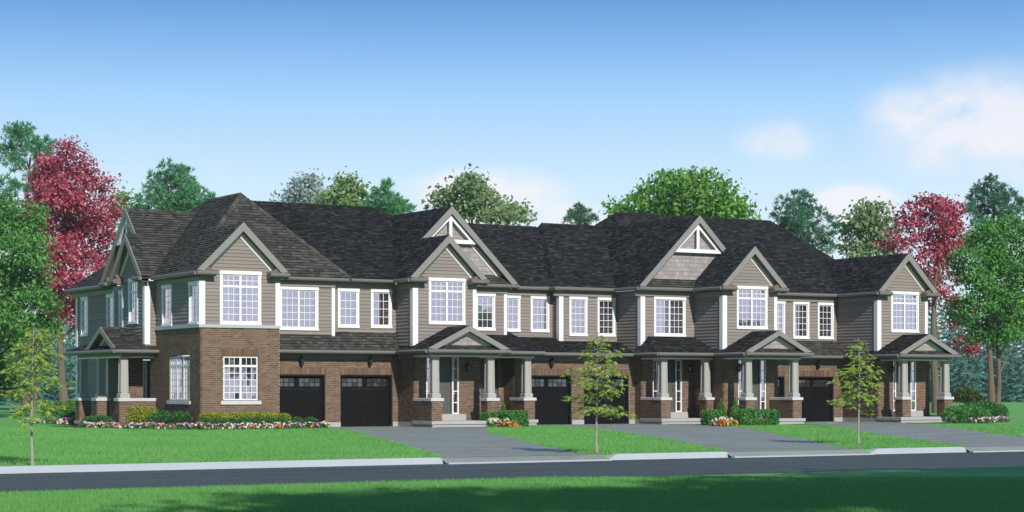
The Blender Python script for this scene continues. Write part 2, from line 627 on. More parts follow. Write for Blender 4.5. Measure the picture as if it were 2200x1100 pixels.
def profile_wall(u, fr, b, prof, z0, z1, ops=(), course=0.14, name='wall', board='siding_board', mat=None, lap=0.036):
    """lap boards; prof(z) gives the wall's two ends at height z"""
    mat = mat or M['siding']
    back = MB()
    n = max(1, round((z1 - z0) / course))
    h = (z1 - z0) / n
    boards = []
    for i in range(n):
        c0, c1 = z0 + i * h, z0 + (i + 1) * h
        l0, r0 = prof(c0)
        l1, r1 = prof(c1)
        if r0 - l0 < 0.03:
            continue
        zs = sorted({c0, c1} | {q for (_, _, p0, p1) in ops for q in (p0, p1) if c0 < q < c1})
        for y0, y1 in zip(zs, zs[1:]):
            t0, t1 = (y0 - c0) / h, (y1 - c0) / h
            L0, R0 = l0 + (l1 - l0) * t0, r0 + (r1 - r0) * t0
            L1, R1 = l0 + (l1 - l0) * t1, r0 + (r1 - r0) * t1
            if R1 < L1:
                L1 = R1 = (L1 + R1) / 2
            for (s0, s1) in cut(min(L0, L1), max(R0, R1), ops, y0, y1):
                q0, q1 = max(s0, L0), min(s1, R0)
                w0, w1 = max(s0, L1), min(s1, R1)
                if w1 < w0:
                    w0 = w1 = (w0 + w1) / 2
                if q1 - q0 < 0.02:
                    continue
                fb, ft = b - lap + lap * 0.75 * t0, b - lap + lap * 0.75 * t1
                boards.append((q0, q1, w0, w1, y0, y1, fb, ft))
                back.add([fr(q0, b + 0.012, y0), fr(q1, b + 0.012, y0), fr(w1, b + 0.012, y1), fr(w0, b + 0.012, y1)], [(0, 1, 2, 3)])
    for (o0, o1, p0, p1) in ops:
        for e0, e1, y0, y1 in ((o0, o0, p0, p1), (o1, o1, p0, p1)):
            back.add([fr(e0, b - 0.01, y0), fr(e0, b + 0.1, y0), fr(e0, b + 0.1, y1), fr(e0, b - 0.01, y1)], [(0, 1, 2, 3)])
    w = u.part(name, back, M['sheath'])
    for (q0, q1, w0, w1, y0, y1, fb, ft) in boards:
        mb = MB()
        mb.hexa([fr(q0, fb, y0 + 0.003), fr(q1, fb, y0 + 0.003), fr(q1, b + 0.01, y0 + 0.003), fr(q0, b + 0.01, y0 + 0.003),
                 fr(w0, ft, y1), fr(w1, ft, y1), fr(w1, b + 0.01, y1), fr(w0, b + 0.01, y1)])
        u.part(board, mb, mat, w)
    return w


def rect_prof(a0, a1):
    return lambda z: (a0, a1)


def gable_prof(c, hw, z_e, slope, wa0, wa1, drop=0.3):
    """wall ends under a gable roof of centre c"""
    def f(z):
        h = (z_e + hw * slope - drop - z) / slope
        return (max(wa0, c - h), min(wa1, c + h))
    return f


def shake_wall(u, fr, b, prof, z0, z1, name='gable_wall'):
    """staggered shakes, each its own piece"""
    back = MB()
    course = 0.19
    n = max(1, round((z1 - z0) / course))
    h = (z1 - z0) / n
    items = []
    for i in range(n):
        c0, c1 = z0 + i * h, z0 + (i + 1) * h
        l0, r0 = prof(c0)
        l1, r1 = prof(c1)
        if r0 - l0 < 0.05:
            continue
        if r1 < l1:
            l1 = r1 = (l1 + r1) / 2
        back.add([fr(l0, b + 0.012, c0), fr(r0, b + 0.012, c0), fr(r1, b + 0.012, c1), fr(l1, b + 0.012, c1)], [(0, 1, 2, 3)])
        x = l0 - random.uniform(0, 0.2)
        while x < r0:
            wd = random.uniform(0.17, 0.34)
            x0, x1 = max(x, l0), min(x + wd - 0.006, r0)
            if x1 - x0 > 0.04:
                y0, y1 = max(x0, l1), min(x1, r1)
                if y1 < y0:
                    y0 = y1 = min(max((x0 + x1) / 2, l1), r1)
                items.append((x0, x1, y0, y1, c0 + random.uniform(-0.012, 0.012), c1))
            x += wd
    w = u.part(name, back, M['sheath'])
    for (x0, x1, y0, y1, c0, c1) in items:
        mb = MB()
        mb.hexa([fr(x0, b - 0.024, c0), fr(x1, b - 0.024, c0), fr(x1, b + 0.01, c0), fr(x0, b + 0.01, c0),
                 fr(y0, b - 0.006, c1), fr(y1, b - 0.006, c1), fr(y1, b + 0.01, c1), fr(y0, b + 0.01, c1)])
        u.part('shake', mb, M['shake'], w)
    return w


# ------------------------------------------------------------------ roofs
def clip_poly(sub, poly):
    """Sutherland-Hodgman; both convex, counter-clockwise, 2-D"""
    out = sub
    n = len(poly)
    for i in range(n):
        ax, ay = poly[i]
        bx, by = poly[(i + 1) % n]
        ex, ey = bx - ax, by - ay
        res = []
        for j in range(len(out)):
            p, q = out[j], out[(j + 1) % len(out)]
            dp = ex * (p[1] - ay) - ey * (p[0] - ax)
            dq = ex * (q[1] - ay) - ey * (q[0] - ax)
            if dp >= 0:
                res.append(p)
            if (dp >= 0) != (dq >= 0):
                t = dp / (dp - dq)
                res.append((p[0] + (q[0] - p[0]) * t, p[1] + (q[1] - p[1]) * t))
        out = res
        if not out:
            return []
    return out


def roof_plane(u, pts, mat='shingle_dark', name='roof', thick=0.07, part=None, exposure=0.15):
    """a sloped plane (first edge need not be the eave) covered by shingle tabs"""
    P = [Vector(p) for p in pts]
    nrm = Vector((0, 0, 0))
    for i in range(len(P)):
        a, b = P[i], P[(i + 1) % len(P)]
        nrm += a.cross(b)
    nrm.normalize()
    if nrm.z < 0:
        P.reverse()
        nrm = -nrm
    ue = Vector((0, 0, 1)).cross(nrm).normalized()     # along the eave
    ve = nrm.cross(ue).normalized()                    # up the slope
    if ve.z < 0:
        ue, ve = -ue, -ve
    o = min(P, key=lambda p: p.z)
    uv = [((p - o).dot(ue), (p - o).dot(ve)) for p in P]
    ar = sum(uv[i][0] * uv[(i + 1) % len(uv)][1] - uv[(i + 1) % len(uv)][0] * uv[i][1] for i in range(len(uv)))
    if ar < 0:
        uv.reverse()
        P.reverse()
    deck = MB()
    deck.slab([tuple(p) for p in P], thick)
    rp = u.part(name, deck, [M['shadow_felt']], part)
    mi = 0 if mat == 'shingle_dark' else 1
    u0, u1 = min(p[0] for p in uv), max(p[0] for p in uv)
    v1 = max(p[1] for p in uv)
    v = 0.0
    while v < v1:
        x = u0 - random.uniform(0, 0.35)
        e1 = min(v + exposure, v1)
        while x < u1:
            w = random.choice((0.14, 0.17, 0.2, 0.24, 0.3)) * random.uniform(0.9, 1.1)
            gap = random.choice((.003, .009, .016, .024))  # bares the dark deck below each tab in place of a course shadow
            tab = [(x + .002, v + gap), (x + w - .002, v + gap), (x + w - .002, e1), (x + .002, e1)]
            c = clip_poly(tab, uv)
            if len(c) >= 3:
                a_ = abs(sum(c[i][0] * c[(i + 1) % len(c)][1] - c[(i + 1) % len(c)][0] * c[i][1] for i in range(len(c)))) / 2
                if a_ > 0.002:
                    full = a_ > 0.985 * (w - .004) * (exposure - gap)
                    u.tabs.append((rp, mi, o, ue, ve, nrm, v + gap, e1, x + .002, w - .004, c, full, a_, random.choice((0.020, 0.024, 0.034))))
            x += w
        v += exposure
    return rp


def ridge_cap(u, p, q, mat='shingle_dark', w=0.13):
    p, q = Vector(p), Vector(q)
    d = (q - p).normalized()
    s = d.cross(Vector((0, 0, 1))).normalized()
    L = (q - p).length
    mb = MB()
    x = 0.0
    while x < L - 0.03:
        e = min(x + 0.2, L)
        a, b = p + d * x, p + d * e
        mb.add([tuple(a + s * w + Vector((0, 0, -w * 0.75))), tuple(a + Vector((0, 0, 0.045))), tuple(a - s * w + Vector((0, 0, -w * 0.75))),
                tuple(b + s * w + Vector((0, 0, -w * 0.75 - .02))), tuple(b + Vector((0, 0, 0.022))), tuple(b - s * w + Vector((0, 0, -w * 0.75 - .02)))],
               [(0, 1, 4, 3), (1, 2, 5, 4), (0, 2, 1)])
        x += 0.2
    u.part('ridge_cap', mb, M[mat])


def finish_pieces(u):
    """the pieces that show largest become parts of their own, the rest one joined part"""
    # bricks
    full = []
    rest = MB()
    for r in u.bricks:
        fr, a0, a1, b, z0, z1, wp = r
        c = fr((a0 + a1) / 2, b, (z0 + z1) / 2)
        show = (0.86 if fr is FRONT else 0.5) / camdist(c) ** 2
        if a1 - a0 > BL - 0.004:
            full.append((show, r))
        else:
            full.append((show * (a1 - a0) / BL * 0.4, r))
    full.sort(key=lambda k: -k[0])
    bm_ = {}
    for i, (sh, r) in enumerate(full):
        fr, a0, a1, b, z0, z1, wp = r
        pr = 0.011 + random.uniform(-0.003, 0.003)
        if i < 290:
            L, H = a1 - a0, z1 - z0
            key = (round(L, 3), round(H, 4), i % 3)
            if key not in bm_:
                mb = MB()
                e = 0.004
                mb.hexa([(-L / 2, 0.01, -H / 2), (-L / 2, -0.011 + e * .5, -H / 2), (L / 2, -0.011 + e * .5, -H / 2), (L / 2, 0.01, -H / 2),
                         (-L / 2, 0.01, H / 2), (-L / 2, -0.011 + e * .3, H / 2), (L / 2, -0.011 + e * .4, H / 2), (L / 2, 0.01, H / 2)])
                bm_[key] = mb.mesh('brick', M['brick'])
            c = fr((a0 + a1) / 2, b, (z0 + z1) / 2)
            u.place('brick', bm_[key], Matrix.Translation(c) @ ROT[fr], wp)
        else:
            rest.add([fr(a0, b - pr, z0), fr(a1, b - pr, z0), fr(a1, b - pr, z1), fr(a0, b - pr, z1),
                      fr(a0, b, z0), fr(a1, b, z0), fr(a1, b, z1), fr(a0, b, z1)],
                     [(0, 1, 2, 3), (0, 4, 5, 1), (3, 2, 6, 7), (0, 3, 7, 4), (1, 5, 6, 2)])
    for (fr, a0, a1, b, z0, z1, p) in u.soldiers:
        pr = 0.014 + random.uniform(-0.003, 0.003)
        rest.add([fr(a0, b - pr, z0), fr(a1, b - pr, z0), fr(a1, b - pr, z1), fr(a0, b - pr, z1),
                  fr(a0, b, z0), fr(a1, b, z0), fr(a1, b, z1), fr(a0, b, z1)],
                 [(0, 1, 2, 3), (0, 4, 5, 1), (3, 2, 6, 7), (0, 3, 7, 4), (1, 5, 6, 2)])
    if rest.v:
        tag(u.part('brickwork', rest, M['brick']), kind='stuff')
    # shingles
    tabs = []
    view = Vector((UY, UX, 0.0))
    for t in u.tabs:
        rp, mi, o, ue, ve, nrm, v, e1, x, w, c, fl, a_, lift = t
        ctr = o + ue * (x + w / 2) + ve * ((v + e1) / 2)
        vd = (ctr - Vector((CAMX, CAMY, EYE))).normalized()
        show = max(0.0, -vd.dot(nrm)) * a_ / camdist(ctr) ** 2
        tabs.append((show if fl else -1, t))
    tabs.sort(key=lambda k: -k[0])
    sm = {}
    rest = MB()
    for i, (sh, t) in enumerate(tabs):
        rp, mi, o, ue, ve, nrm, v, e1, x, w, c, fl, a_, lift = t
        if i < 290 and fl:
            H = e1 - v
            key = (mi, lift, round(H, 4))
            if key not in sm:
                mb = MB()
                mb.hexa([(-.5, 0, lift - .007), (.5, 0, lift - .007), (.5, H, -.004), (-.5, H, -.004), (-.5, 0, lift), (.5, 0, lift), (.5, H, 0.004), (-.5, H, 0.004)])
                sm[key] = mb.mesh('shingle', M['shingle_dark' if mi == 0 else 'shingle_brown'])
            c0 = o + ue * (x + w / 2) + ve * v
            m = Matrix.Identity(4)
            m.col[0] = (*(ue * w), 0)
            m.col[1] = (*ve, 0)
            m.col[2] = (*nrm, 0)
            m.col[3] = (*c0, 1)
            u.place('shingle', sm[key], m, rp)
        else:
            n = len(c)
            top, bot = [], []
            for (pu, pv) in c:
                hgt = 0.004 + (lift - 0.004) * (1 - (pv - v) / max(e1 - v, 1e-4))
                q = o + ue * pu + ve * pv
                top.append(tuple(q + nrm * hgt))
                bot.append(tuple(q + nrm * (hgt - .0075)))
            fs = [tuple(range(n))] + [(j, j + n, (j + 1) % n + n, (j + 1) % n) for j in range(n)]
            rest.add(top + bot, fs, mi)
    if rest.v:
        tag(u.part('shingles', rest, [M['shingle_dark'], M['shingle_brown']]), kind='stuff')


# ------------------------------------------------------------------ trim pieces
def gutter_run(u, pts, z, r=0.085, name='gutter'):
    """half-round trough with a rolled lip along a path in plan"""
    mb = MB()
    p3 = [(x, y, z - r) for x, y in pts]
    mb.tube(p3, r, 10)
    u.part(name, mb, M['gutter'])


def fascia(u, fr, a0, a1, bg, bw, z_top, h=0.19):
    """soffit and fascia behind a gutter, from the gutter line bg back to the wall bw"""
    mb = MB()
    mb.box(fr, a0, a1, bg + 0.03, bg + 0.06, z_top - h, z_top - 0.02)
    mb.box(fr, a0, a1, bg + 0.06, bw + 0.02, z_top - h - 0.0, z_top - h + 0.03)
    u.part('soffit', mb, M['soffit'])


def frieze(u, fr, a0, a1, b, z0, z1, mat='frieze', name='frieze', t=0.045):
    mb = MB()
    mb.box(fr, a0, a1, b - t, b + 0.005, z0, z1)
    u.part(name, mb, M[mat])


def corner_post(u, fr, a0, a1, b, z0, z1, ret=None, side=1):
    """white corner board; ret = depth of the board round the corner"""
    mb = MB()
    mb.box(fr, a0, a1, b - 0.052, b + 0.004, z0, z1)
    if ret:
        if side > 0:
            mb.box(fr, a0 - 0.0515, a0, b - 0.0515, b + ret, z0, z1)
        else:
            mb.box(fr, a1, a1 + 0.0515, b - 0.0515, b + ret, z0, z1)
    u.part('corner_board', mb, M['white'])


def gable(u, fr, c, hw, b_r, b_w, z_e, slope, from_l=0.0, from_r=0.0, returns=True, trim='cream', bw_=0.3, small=False):
    """rake boards, wall trim, soffits and eave returns of a gable; from_l/from_r: distance along a left off at each foot"""
    zp = z_e + hw * slope
    mb = MB()
    for sg, f in ((-1, from_l), (1, from_r)):
        a_f = c + sg * (hw - f)
        zf = zp - (hw - f) * slope
        pts = [(a_f, zf + 0.03), (c, zp + 0.03), (c, zp - bw_), (a_f - sg * (bw_ * 0.62) / slope, zf - bw_ * 0.38)]
        if f == 0:
            pts = [(a_f, zf + 0.03), (c, zp + 0.03), (c, zp - bw_), (a_f - sg * bw_ / slope * 0.98, zf - 0.0)]
        if sg > 0:
            pts.reverse()
        mb.prism(fr, pts, b_r - 0.035, b_r + 0.012)
    u.part('rake_board', mb, M['rake'])
    sf = MB()
    for sg, f in ((-1, from_l), (1, from_r)):
        a_f = c + sg * (hw - f)
        zf = zp - (hw - f) * slope
        pts = [(a_f, zf - 0.09), (c, zp - 0.09), (c, zp - bw_ * 0.75), (a_f, zf - bw_ * 0.75)]
        if sg > 0:
            pts.reverse()
        sf.prism(fr, pts, b_r + 0.013, b_w + 0.02)
    u.part('soffit', sf, M['soffit'])
    if trim:
        tr = MB()
        d0, d1 = bw_ * 0.8, bw_ * 0.8 + (0.19 if small else 0.29)
        for sg, f in ((-1, from_l), (1, from_r)):
            low = (0.42 if not small else 0.25) + f
            a_f = c + sg * (hw - low)
            zf = zp - (hw - low) * slope
            pts = [(a_f, zf - d0), (c, zp - d0), (c, zp - d1), (a_f, zf - d1)]
            if sg > 0:
                pts.reverse()
            tr.prism(fr, pts, b_w - 0.048 - 0.001 * (sg > 0), b_w + 0.004)
        u.part('rake_trim', tr, M[trim])
    if returns:
        for sg, f in ((-1, from_l), (1, from_r)):
            if f:
                continue
            a0 = c + sg * hw
            a1 = c + sg * (hw - 0.78)
            lo, hi = min(a0, a1), max(a0, a1)
            rt = MB()
            rt.box(fr, lo, hi, b_r + 0.0, b_w + 0.01, z_e - 0.20, z_e - 0.02)
            # little sloping cap on the return
            rt.prism(fr, [(lo + 0.02, z_e - 0.02), (hi - 0.02, z_e - 0.02), (a1 - sg * -0.05, z_e + 0.02), (a0 - sg * 0.33, z_e + 0.26)] if sg < 0 else
                     [(lo + 0.02, z_e - 0.02), (hi - 0.02, z_e - 0.02), (a0 - sg * 0.33, z_e + 0.26), (a1 - sg * -0.05, z_e + 0.02)], b_r + 0.04, b_w + 0.008)
            u.part('eave_return', rt, M['soffit'])
            g = MB()
            g.tube([fr(a0 + sg * 0.03, b_r - 0.05, z_e - 0.085), fr(a1, b_r - 0.05, z_e - 0.085)], 0.085, 10)
            u.part('gutter', g, M['gutter'])


def truss(u, fr, c, hw, b, z_e, slope, zb, from_l=0.0):
    """white decorative truss at the head of a large gable, bottom of its tie at zb"""
    zp = z_e + hw * slope - 0.3
    mb = MB()
    h = (zp - zb) / slope
    w = 0.145
    v = w * math.sqrt(1 + slope * slope)
    mb.prism(fr, [(c - h, zb), (c, zp), (c, zp - v), (c - h + w * 1.1, zb + 0.001)], b - 0.09, b - 0.02)
    mb.prism(fr, [(c + h - w * 1.1, zb + 0.001), (c, zp - v), (c, zp), (c + h, zb)], b - 0.091, b - 0.02)
    mb.box(fr, c - h - 0.02, c + h + 0.02, b - 0.105, b - 0.02, zb - 0.03, zb + 0.135)
    mb.box(fr, c - 0.07, c + 0.07, b - 0.097, b - 0.02, zb + 0.135, zp - v * 0.6)
    u.part('gable_truss', mb, M['white'])


PANES = {}


def window(u, fr, b, a0, a1, z0, z1, groups=(3,), rows=4, trans=0, tr_h=0.0, side=0.085, head=0.135, sill=0.1,
           cover=None, casing=True, plain_sill=False, name='window'):
    """outer edges of the casing a0..a1, z0..z1"""
    mb = MB()
    if casing:
        mb.box(fr, a0, a0 + side, b - 0.05, b + 0.02, z0 + sill, z1 - head)
        mb.box(fr, a1 - side, a1, b - 0.05, b + 0.02, z0 + sill, z1 - head)
        mb.box(fr, a0 - 0.015, a1 + 0.015, b - 0.068, b + 0.02, z1 - head, z1)
        mb.bevbox(fr, a0 - 0.012, a1 + 0.012, b - 0.075, b + 0.02, z0, z0 + sill, 0.01)
    i0, i1, y0, y1 = a0 + side, a1 - side, z0 + sill, z1 - head
    if not casing:
        mb.box(fr, i0 - 0.001, i1 + 0.001, b + 0.02, b + 0.06, y0 - 0.02, y0 - 0.0)
    w = u.part(name, mb, M['white'])
    # sash
    sh = MB()
    sw = 0.045
    fb0, fb1 = b - 0.012, b + 0.05
    sh.box(fr, i0, i0 + sw, fb0, fb1, y0, y1)
    sh.box(fr, i1 - sw, i1, fb0, fb1, y0, y1)
    sh.box(fr, i0 + sw, i1 - sw, fb0 + 0.001, fb1, y0, y0 + sw)
    sh.box(fr, i0 + sw, i1 - sw, fb0 + 0.001, fb1, y1 - sw, y1)
    n = len(groups)
    mul = 0.085
    gw = (i1 - i0 - 2 * sw - mul * (n - 1)) / n
    tz = y1 - tr_h if trans else None
    for k in range(1, n):
        x = i0 + sw + k * gw + (k - 1) * mul
        sh.box(fr, x, x + mul, fb0 - 0.003, fb1, y0 + sw, y1 - sw)
    if trans:
        sh.box(fr, i0 + sw, i1 - sw, fb0 - 0.001, fb1, tz - 0.04, tz + 0.04)
    u.part('sash', sh, M['white'], w)
    bars = MB()
    bw = 0.022
    panes = []
    for k in range(n):
        g0 = i0 + sw + k * (gw + mul)
        bands = [(y0 + sw, (tz - 0.04) if trans else y1 - sw, rows)]
        if trans:
            bands.append((tz + 0.04, y1 - sw, trans))
        for (q0, q1, nr) in bands:
            for c in range(1, groups[k]):
                x = g0 + gw * c / groups[k]
                bars.box(fr, x - bw / 2, x + bw / 2, b + 0.003, b + 0.028, q0, q1)
            for r in range(1, nr):
                zz = q0 + (q1 - q0) * r / nr
                bars.box(fr, g0, g0 + gw, b + 0.0045, b + 0.027, zz - bw / 2, zz + bw / 2)
            for c in range(groups[k]):
                for r in range(nr):
                    panes.append((g0 + gw * (c + .5) / groups[k], q0 + (q1 - q0) * (r + .5) / nr, gw / groups[k], (q1 - q0) / nr))
    u.part('glazing_bars', bars, M['white'], w)
    for (px, pz, pw, ph) in panes:
        key = (round(pw, 2), round(ph, 2))
        if key not in PANES:
            m = MB()
            pw_, ph_ = key[0] - 0.004, key[1] - 0.004
            m.hexa([(-pw_ / 2, -0.002, -ph_ / 2), (pw_ / 2, -0.002, -ph_ / 2), (pw_ / 2, 0.002, -ph_ / 2), (-pw_ / 2, 0.002, -ph_ / 2),
                    (-pw_ / 2, -0.002, ph_ / 2), (pw_ / 2, -0.002, ph_ / 2), (pw_ / 2, 0.002, ph_ / 2), (-pw_ / 2, 0.002, ph_ / 2)])
            PANES[key] = m.mesh('pane', M['glass'])
        c = fr(px, b + 0.016, pz)
        R = Matrix.Rotation(random.uniform(-.004, .004), 4, 'Z') @ Matrix.Rotation(random.uniform(-.0025, .0025), 4, 'X')
        u.place('pane', PANES[key], Matrix.Translation(c) @ ROT[fr] @ R, w)
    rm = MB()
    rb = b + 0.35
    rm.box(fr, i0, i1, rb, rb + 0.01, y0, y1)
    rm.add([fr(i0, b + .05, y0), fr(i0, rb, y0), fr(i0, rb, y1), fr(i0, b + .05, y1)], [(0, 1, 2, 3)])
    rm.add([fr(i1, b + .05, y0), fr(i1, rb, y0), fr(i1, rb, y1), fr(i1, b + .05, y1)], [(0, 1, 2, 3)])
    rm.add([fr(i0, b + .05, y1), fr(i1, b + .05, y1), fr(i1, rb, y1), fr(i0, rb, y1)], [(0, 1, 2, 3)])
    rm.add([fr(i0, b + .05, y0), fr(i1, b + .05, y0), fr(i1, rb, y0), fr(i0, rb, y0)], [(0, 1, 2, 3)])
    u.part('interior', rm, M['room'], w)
    if cover:
        cu = MB()
        spans = {'left': [(0, .45)], 'right': [(.55, 1)], 'both': [(0, .3), (.7, 1)], 'full': [(0, 1)], 'half': [(.3, 1)]}[cover[0]]
        top, bot = y1 - 0.01, y0 + (y1 - y0) * cover[1]
        for (s0, s1) in spans:
            x0, x1 = i0 + (i1 - i0) * s0, i0 + (i1 - i0) * s1
            nn = max(4, int((x1 - x0) / 0.025))
            for j in range(nn):
                e0, e1 = x0 + (x1 - x0) * j / nn, x0 + (x1 - x0) * (j + 1) / nn
                d0, d1 = [b + 0.085 + 0.022 * math.sin(e * 42) + 0.012 * math.sin(e * 17) for e in (e0, e1)]
                cu.add([fr(e0, d0, bot), fr(e1, d1, bot), fr(e1, d1, top), fr(e0, d0, top)], [(0, 1, 2, 3)])
        u.part('curtain', cu, M[cover[2] if len(cover) > 2 else 'curtain'], w)
    return w


def stone_sill(u, fr, b, a0, a1, z0, z1):
    mb = MB()
    mb.bevbox(fr, a0, a1, b - 0.07, b + 0.05, z0, z1, 0.012)
    u.part('stone_sill', mb, M['stone'])


def garage_door(u, a0, a1, b=0.0, h=2.13, hidden=False):
    fr = FRONT
    mb = MB()
    dp = 0.2
    # jambs and head lining of the opening
    mb.box(fr, a0 - 0.0, a0 + 0.06, b + 0.02, b + dp + 0.05, 0, h)
    mb.box(fr, a1 - 0.06, a1, b + 0.02, b + dp + 0.05, 0, h)
    mb.box(fr, a0 + 0.06, a1 - 0.06, b + 0.021, b + dp + 0.05, h - 0.06, h)
    g = u.part('garage_door', mb, M['garage_in'])
    n = 4
    x0, x1 = a0 + 0.06, a1 - 0.06
    hh = (h - 0.06) / n
    for i in range(n):
        z0, z1 = i * hh, (i + 1) * hh
        m = MB()
        m.box(fr, x0, x1, b + dp + 0.002 * (i % 2), b + dp + 0.05, z0 + 0.0004, z1 - 0.0004)
        if i < 3:
            cw = (x1 - x0) / 2
            for k in range(2):
                p0, p1 = x0 + k * cw + 0.09, x0 + (k + 1) * cw - 0.09
                for (q0, q1, r0, r1) in ((p0, p1, z0 + 0.07, z0 + 0.10), (p0, p1, z1 - 0.10, z1 - 0.07), (p0, p0 + .03, z0 + .1, z1 - .1), (p1 - .03, p1, z0 + .1, z1 - .1)):
                    m.box(fr, q0, q1, b + dp - 0.014, b + dp, r0, r1)
        u.part('door_panel', m, M['garage'], g)
    # two windows of eight lights in the top panel
    z0 = 3 * hh
    cw = (x1 - x0) / 2
    for k in range(2):
        p0, p1 = x0 + k * cw + 0.10, x0 + (k + 1) * cw - 0.10
        q0, q1 = z0 + 0.10, z0 + hh - 0.10
        fm = MB()
        fm.box(fr, p0 - .03, p1 + .03, b + dp - 0.02, b + dp, q0 - .03, q0)
        fm.box(fr, p0 - .03, p1 + .03, b + dp - 0.02, b + dp, q1, q1 + .03)
        for c in range(5):
            x = p0 + (p1 - p0) * c / 4
            fm.box(fr, x - .012, x + .012, b + dp - 0.019, b + dp, q0, q1)
        fm.box(fr, p0, p1, b + dp - 0.018, b + dp, (q0 + q1) / 2 - .01, (q0 + q1) / 2 + .01)
        u.part('window_frame', fm, M['garage'], g)
        for c in range(4):
            for r in range(2):
                pm = MB()
                xa, xb = p0 + (p1 - p0) * c / 4 + .012, p0 + (p1 - p0) * (c + 1) / 4 - .012
                za, zb = q0 + (q1 - q0) * r / 2 + .01 * (r == 1), q0 + (q1 - q0) * (r + 1) / 2 - .01 * (r == 0)
                t = random.uniform(-0.004, 0.004)
                pm.hexa([(xa, b + dp - .008 + t, za), (xb, b + dp - .008, za), (xb, b + dp + .01, za), (xa, b + dp + .01, za),
                         (xa, b + dp - .008, zb), (xb, b + dp - .008 - t, zb), (xb, b + dp + .01, zb), (xa, b + dp + .01, zb)])
                u.part('pane', pm, M['glass_dark'], g)


def front_door(u, fr, b, a0, a1, z0, z1, handle=1):
    mb = MB()
    mb.box(fr, a0, a0 + 0.05, b - 0.02, b + 0.06, z0, z1)
    mb.box(fr, a1 - 0.05, a1, b - 0.02, b + 0.06, z0, z1)
    mb.box(fr, a0 + 0.05, a1 - 0.05, b - 0.019, b + 0.06, z1 - 0.06, z1)
    mb.box(fr, a0 + 0.05, a1 - 0.05, b + 0.02, b + 0.06, z0, z1 - 0.06)
    for (q0, q1) in ((z0 + 0.18, z0 + 0.85), (z0 + 1.02, z1 - 0.25)):
        x0, x1 = a0 + 0.17, a1 - 0.17
        mb.box(fr, x0, x1, b + 0.008, b + 0.02, q0, q0 + .035)
        mb.box(fr, x0, x1, b + 0.008, b + 0.02, q1 - .035, q1)
        mb.box(fr, x0, x0 + .035, b + 0.0081, b + 0.02, q0 + .035, q1 - .035)
        mb.box(fr, x1 - .035, x1, b + 0.0081, b + 0.02, q0 + .035, q1 - .035)
    d = u.part('front_door', mb, M['door'])
    h = MB()
    x = a1 - 0.12 if handle > 0 else a0 + 0.12
    h.box(fr, x - .025, x + .025, b + 0.008, b + 0.02, z0 + .88, z0 + 1.2)
    h.tube([fr(x, b + .01, z0 + 1.12), fr(x, b - .04, z0 + 1.1), fr(x, b - .045, z0 + .98), fr(x, b + .005, z0 + .92)], .014, 6)
    h.lathe(fr(x, b - .01, z0 + 1.23), [(0, -.03), (.03, -.02), (.03, .02), (0, .03)], 8)
    u.part('handle', h, M['brass'], d)
    return d


def sidelight(u, fr, b, a0, a1, z0, z1, n=5):
    mb = MB()
    s = 0.055
    mb.box(fr, a0, a0 + s, b - 0.03, b + 0.05, z0, z1)
    mb.box(fr, a1 - s, a1, b - 0.03, b + 0.05, z0, z1)
    for i in range(n + 1):
        z = z0 + (z1 - z0) * i / n
        e = .05 if i in (0, n) else .018
        mb.box(fr, a0 + s, a1 - s, b - 0.022, b + 0.05, max(z0, z - e), min(z1, z + e))
    w = u.part('sidelight', mb, M['white'])
    for i in range(n):
        pm = MB()
        pm.box(fr, a0 + s, a1 - s, b + 0.01, b + 0.014, z0 + (z1 - z0) * i / n + .02, z0 + (z1 - z0) * (i + 1) / n - .02)
        u.part('pane', pm, M['glass'], w)
    cu = MB()
    cu.box(fr, a0 + s, a1 - s, b + 0.04, b + 0.05, z0, z1)
    u.part('curtain', cu, M['blind'], w)


def lantern(u, fr, a, b, z):
    """wall lantern: back plate, arm, four-sided glazed body, pointed cap"""
    mb = MB()
    mb.box(fr, a - .045, a + .045, b - .03, b, z - .05, z + .16)
    mb.tube([fr(a, b - .02, z - .03), fr(a, b - .10, z - .10), fr(a, b - .17, z - .06)], .012, 6)
    c = fr(a, b - .17, z)
    mb.lathe(c, [(.0, -.10), (.03, -.08), (.055, -.05), (.06, -.04)], 6)
    mb.lathe(c, [(.115, .16), (.12, .175), (.06, .25), (.03, .28), (.018, .30), (.022, .32), (0, .345)], 6)
    for q in range(6):
        t = 2 * math.pi * q / 6
        p0 = (c[0] + .062 * math.cos(t), c[1] + .062 * math.sin(t), c[2] - .04)
        p1 = (c[0] + .10 * math.cos(t), c[1] + .10 * math.sin(t), c[2] + .165)
        mb.tube([p0, p1], .008, 4)
    l = u.part('wall_lantern', mb, M['iron'])
    g = MB()
    g.lathe(c, [(.055, -.04), (.092, .16)], 6)
    u.part('lantern_glass', g, M['glass_dark'], l)


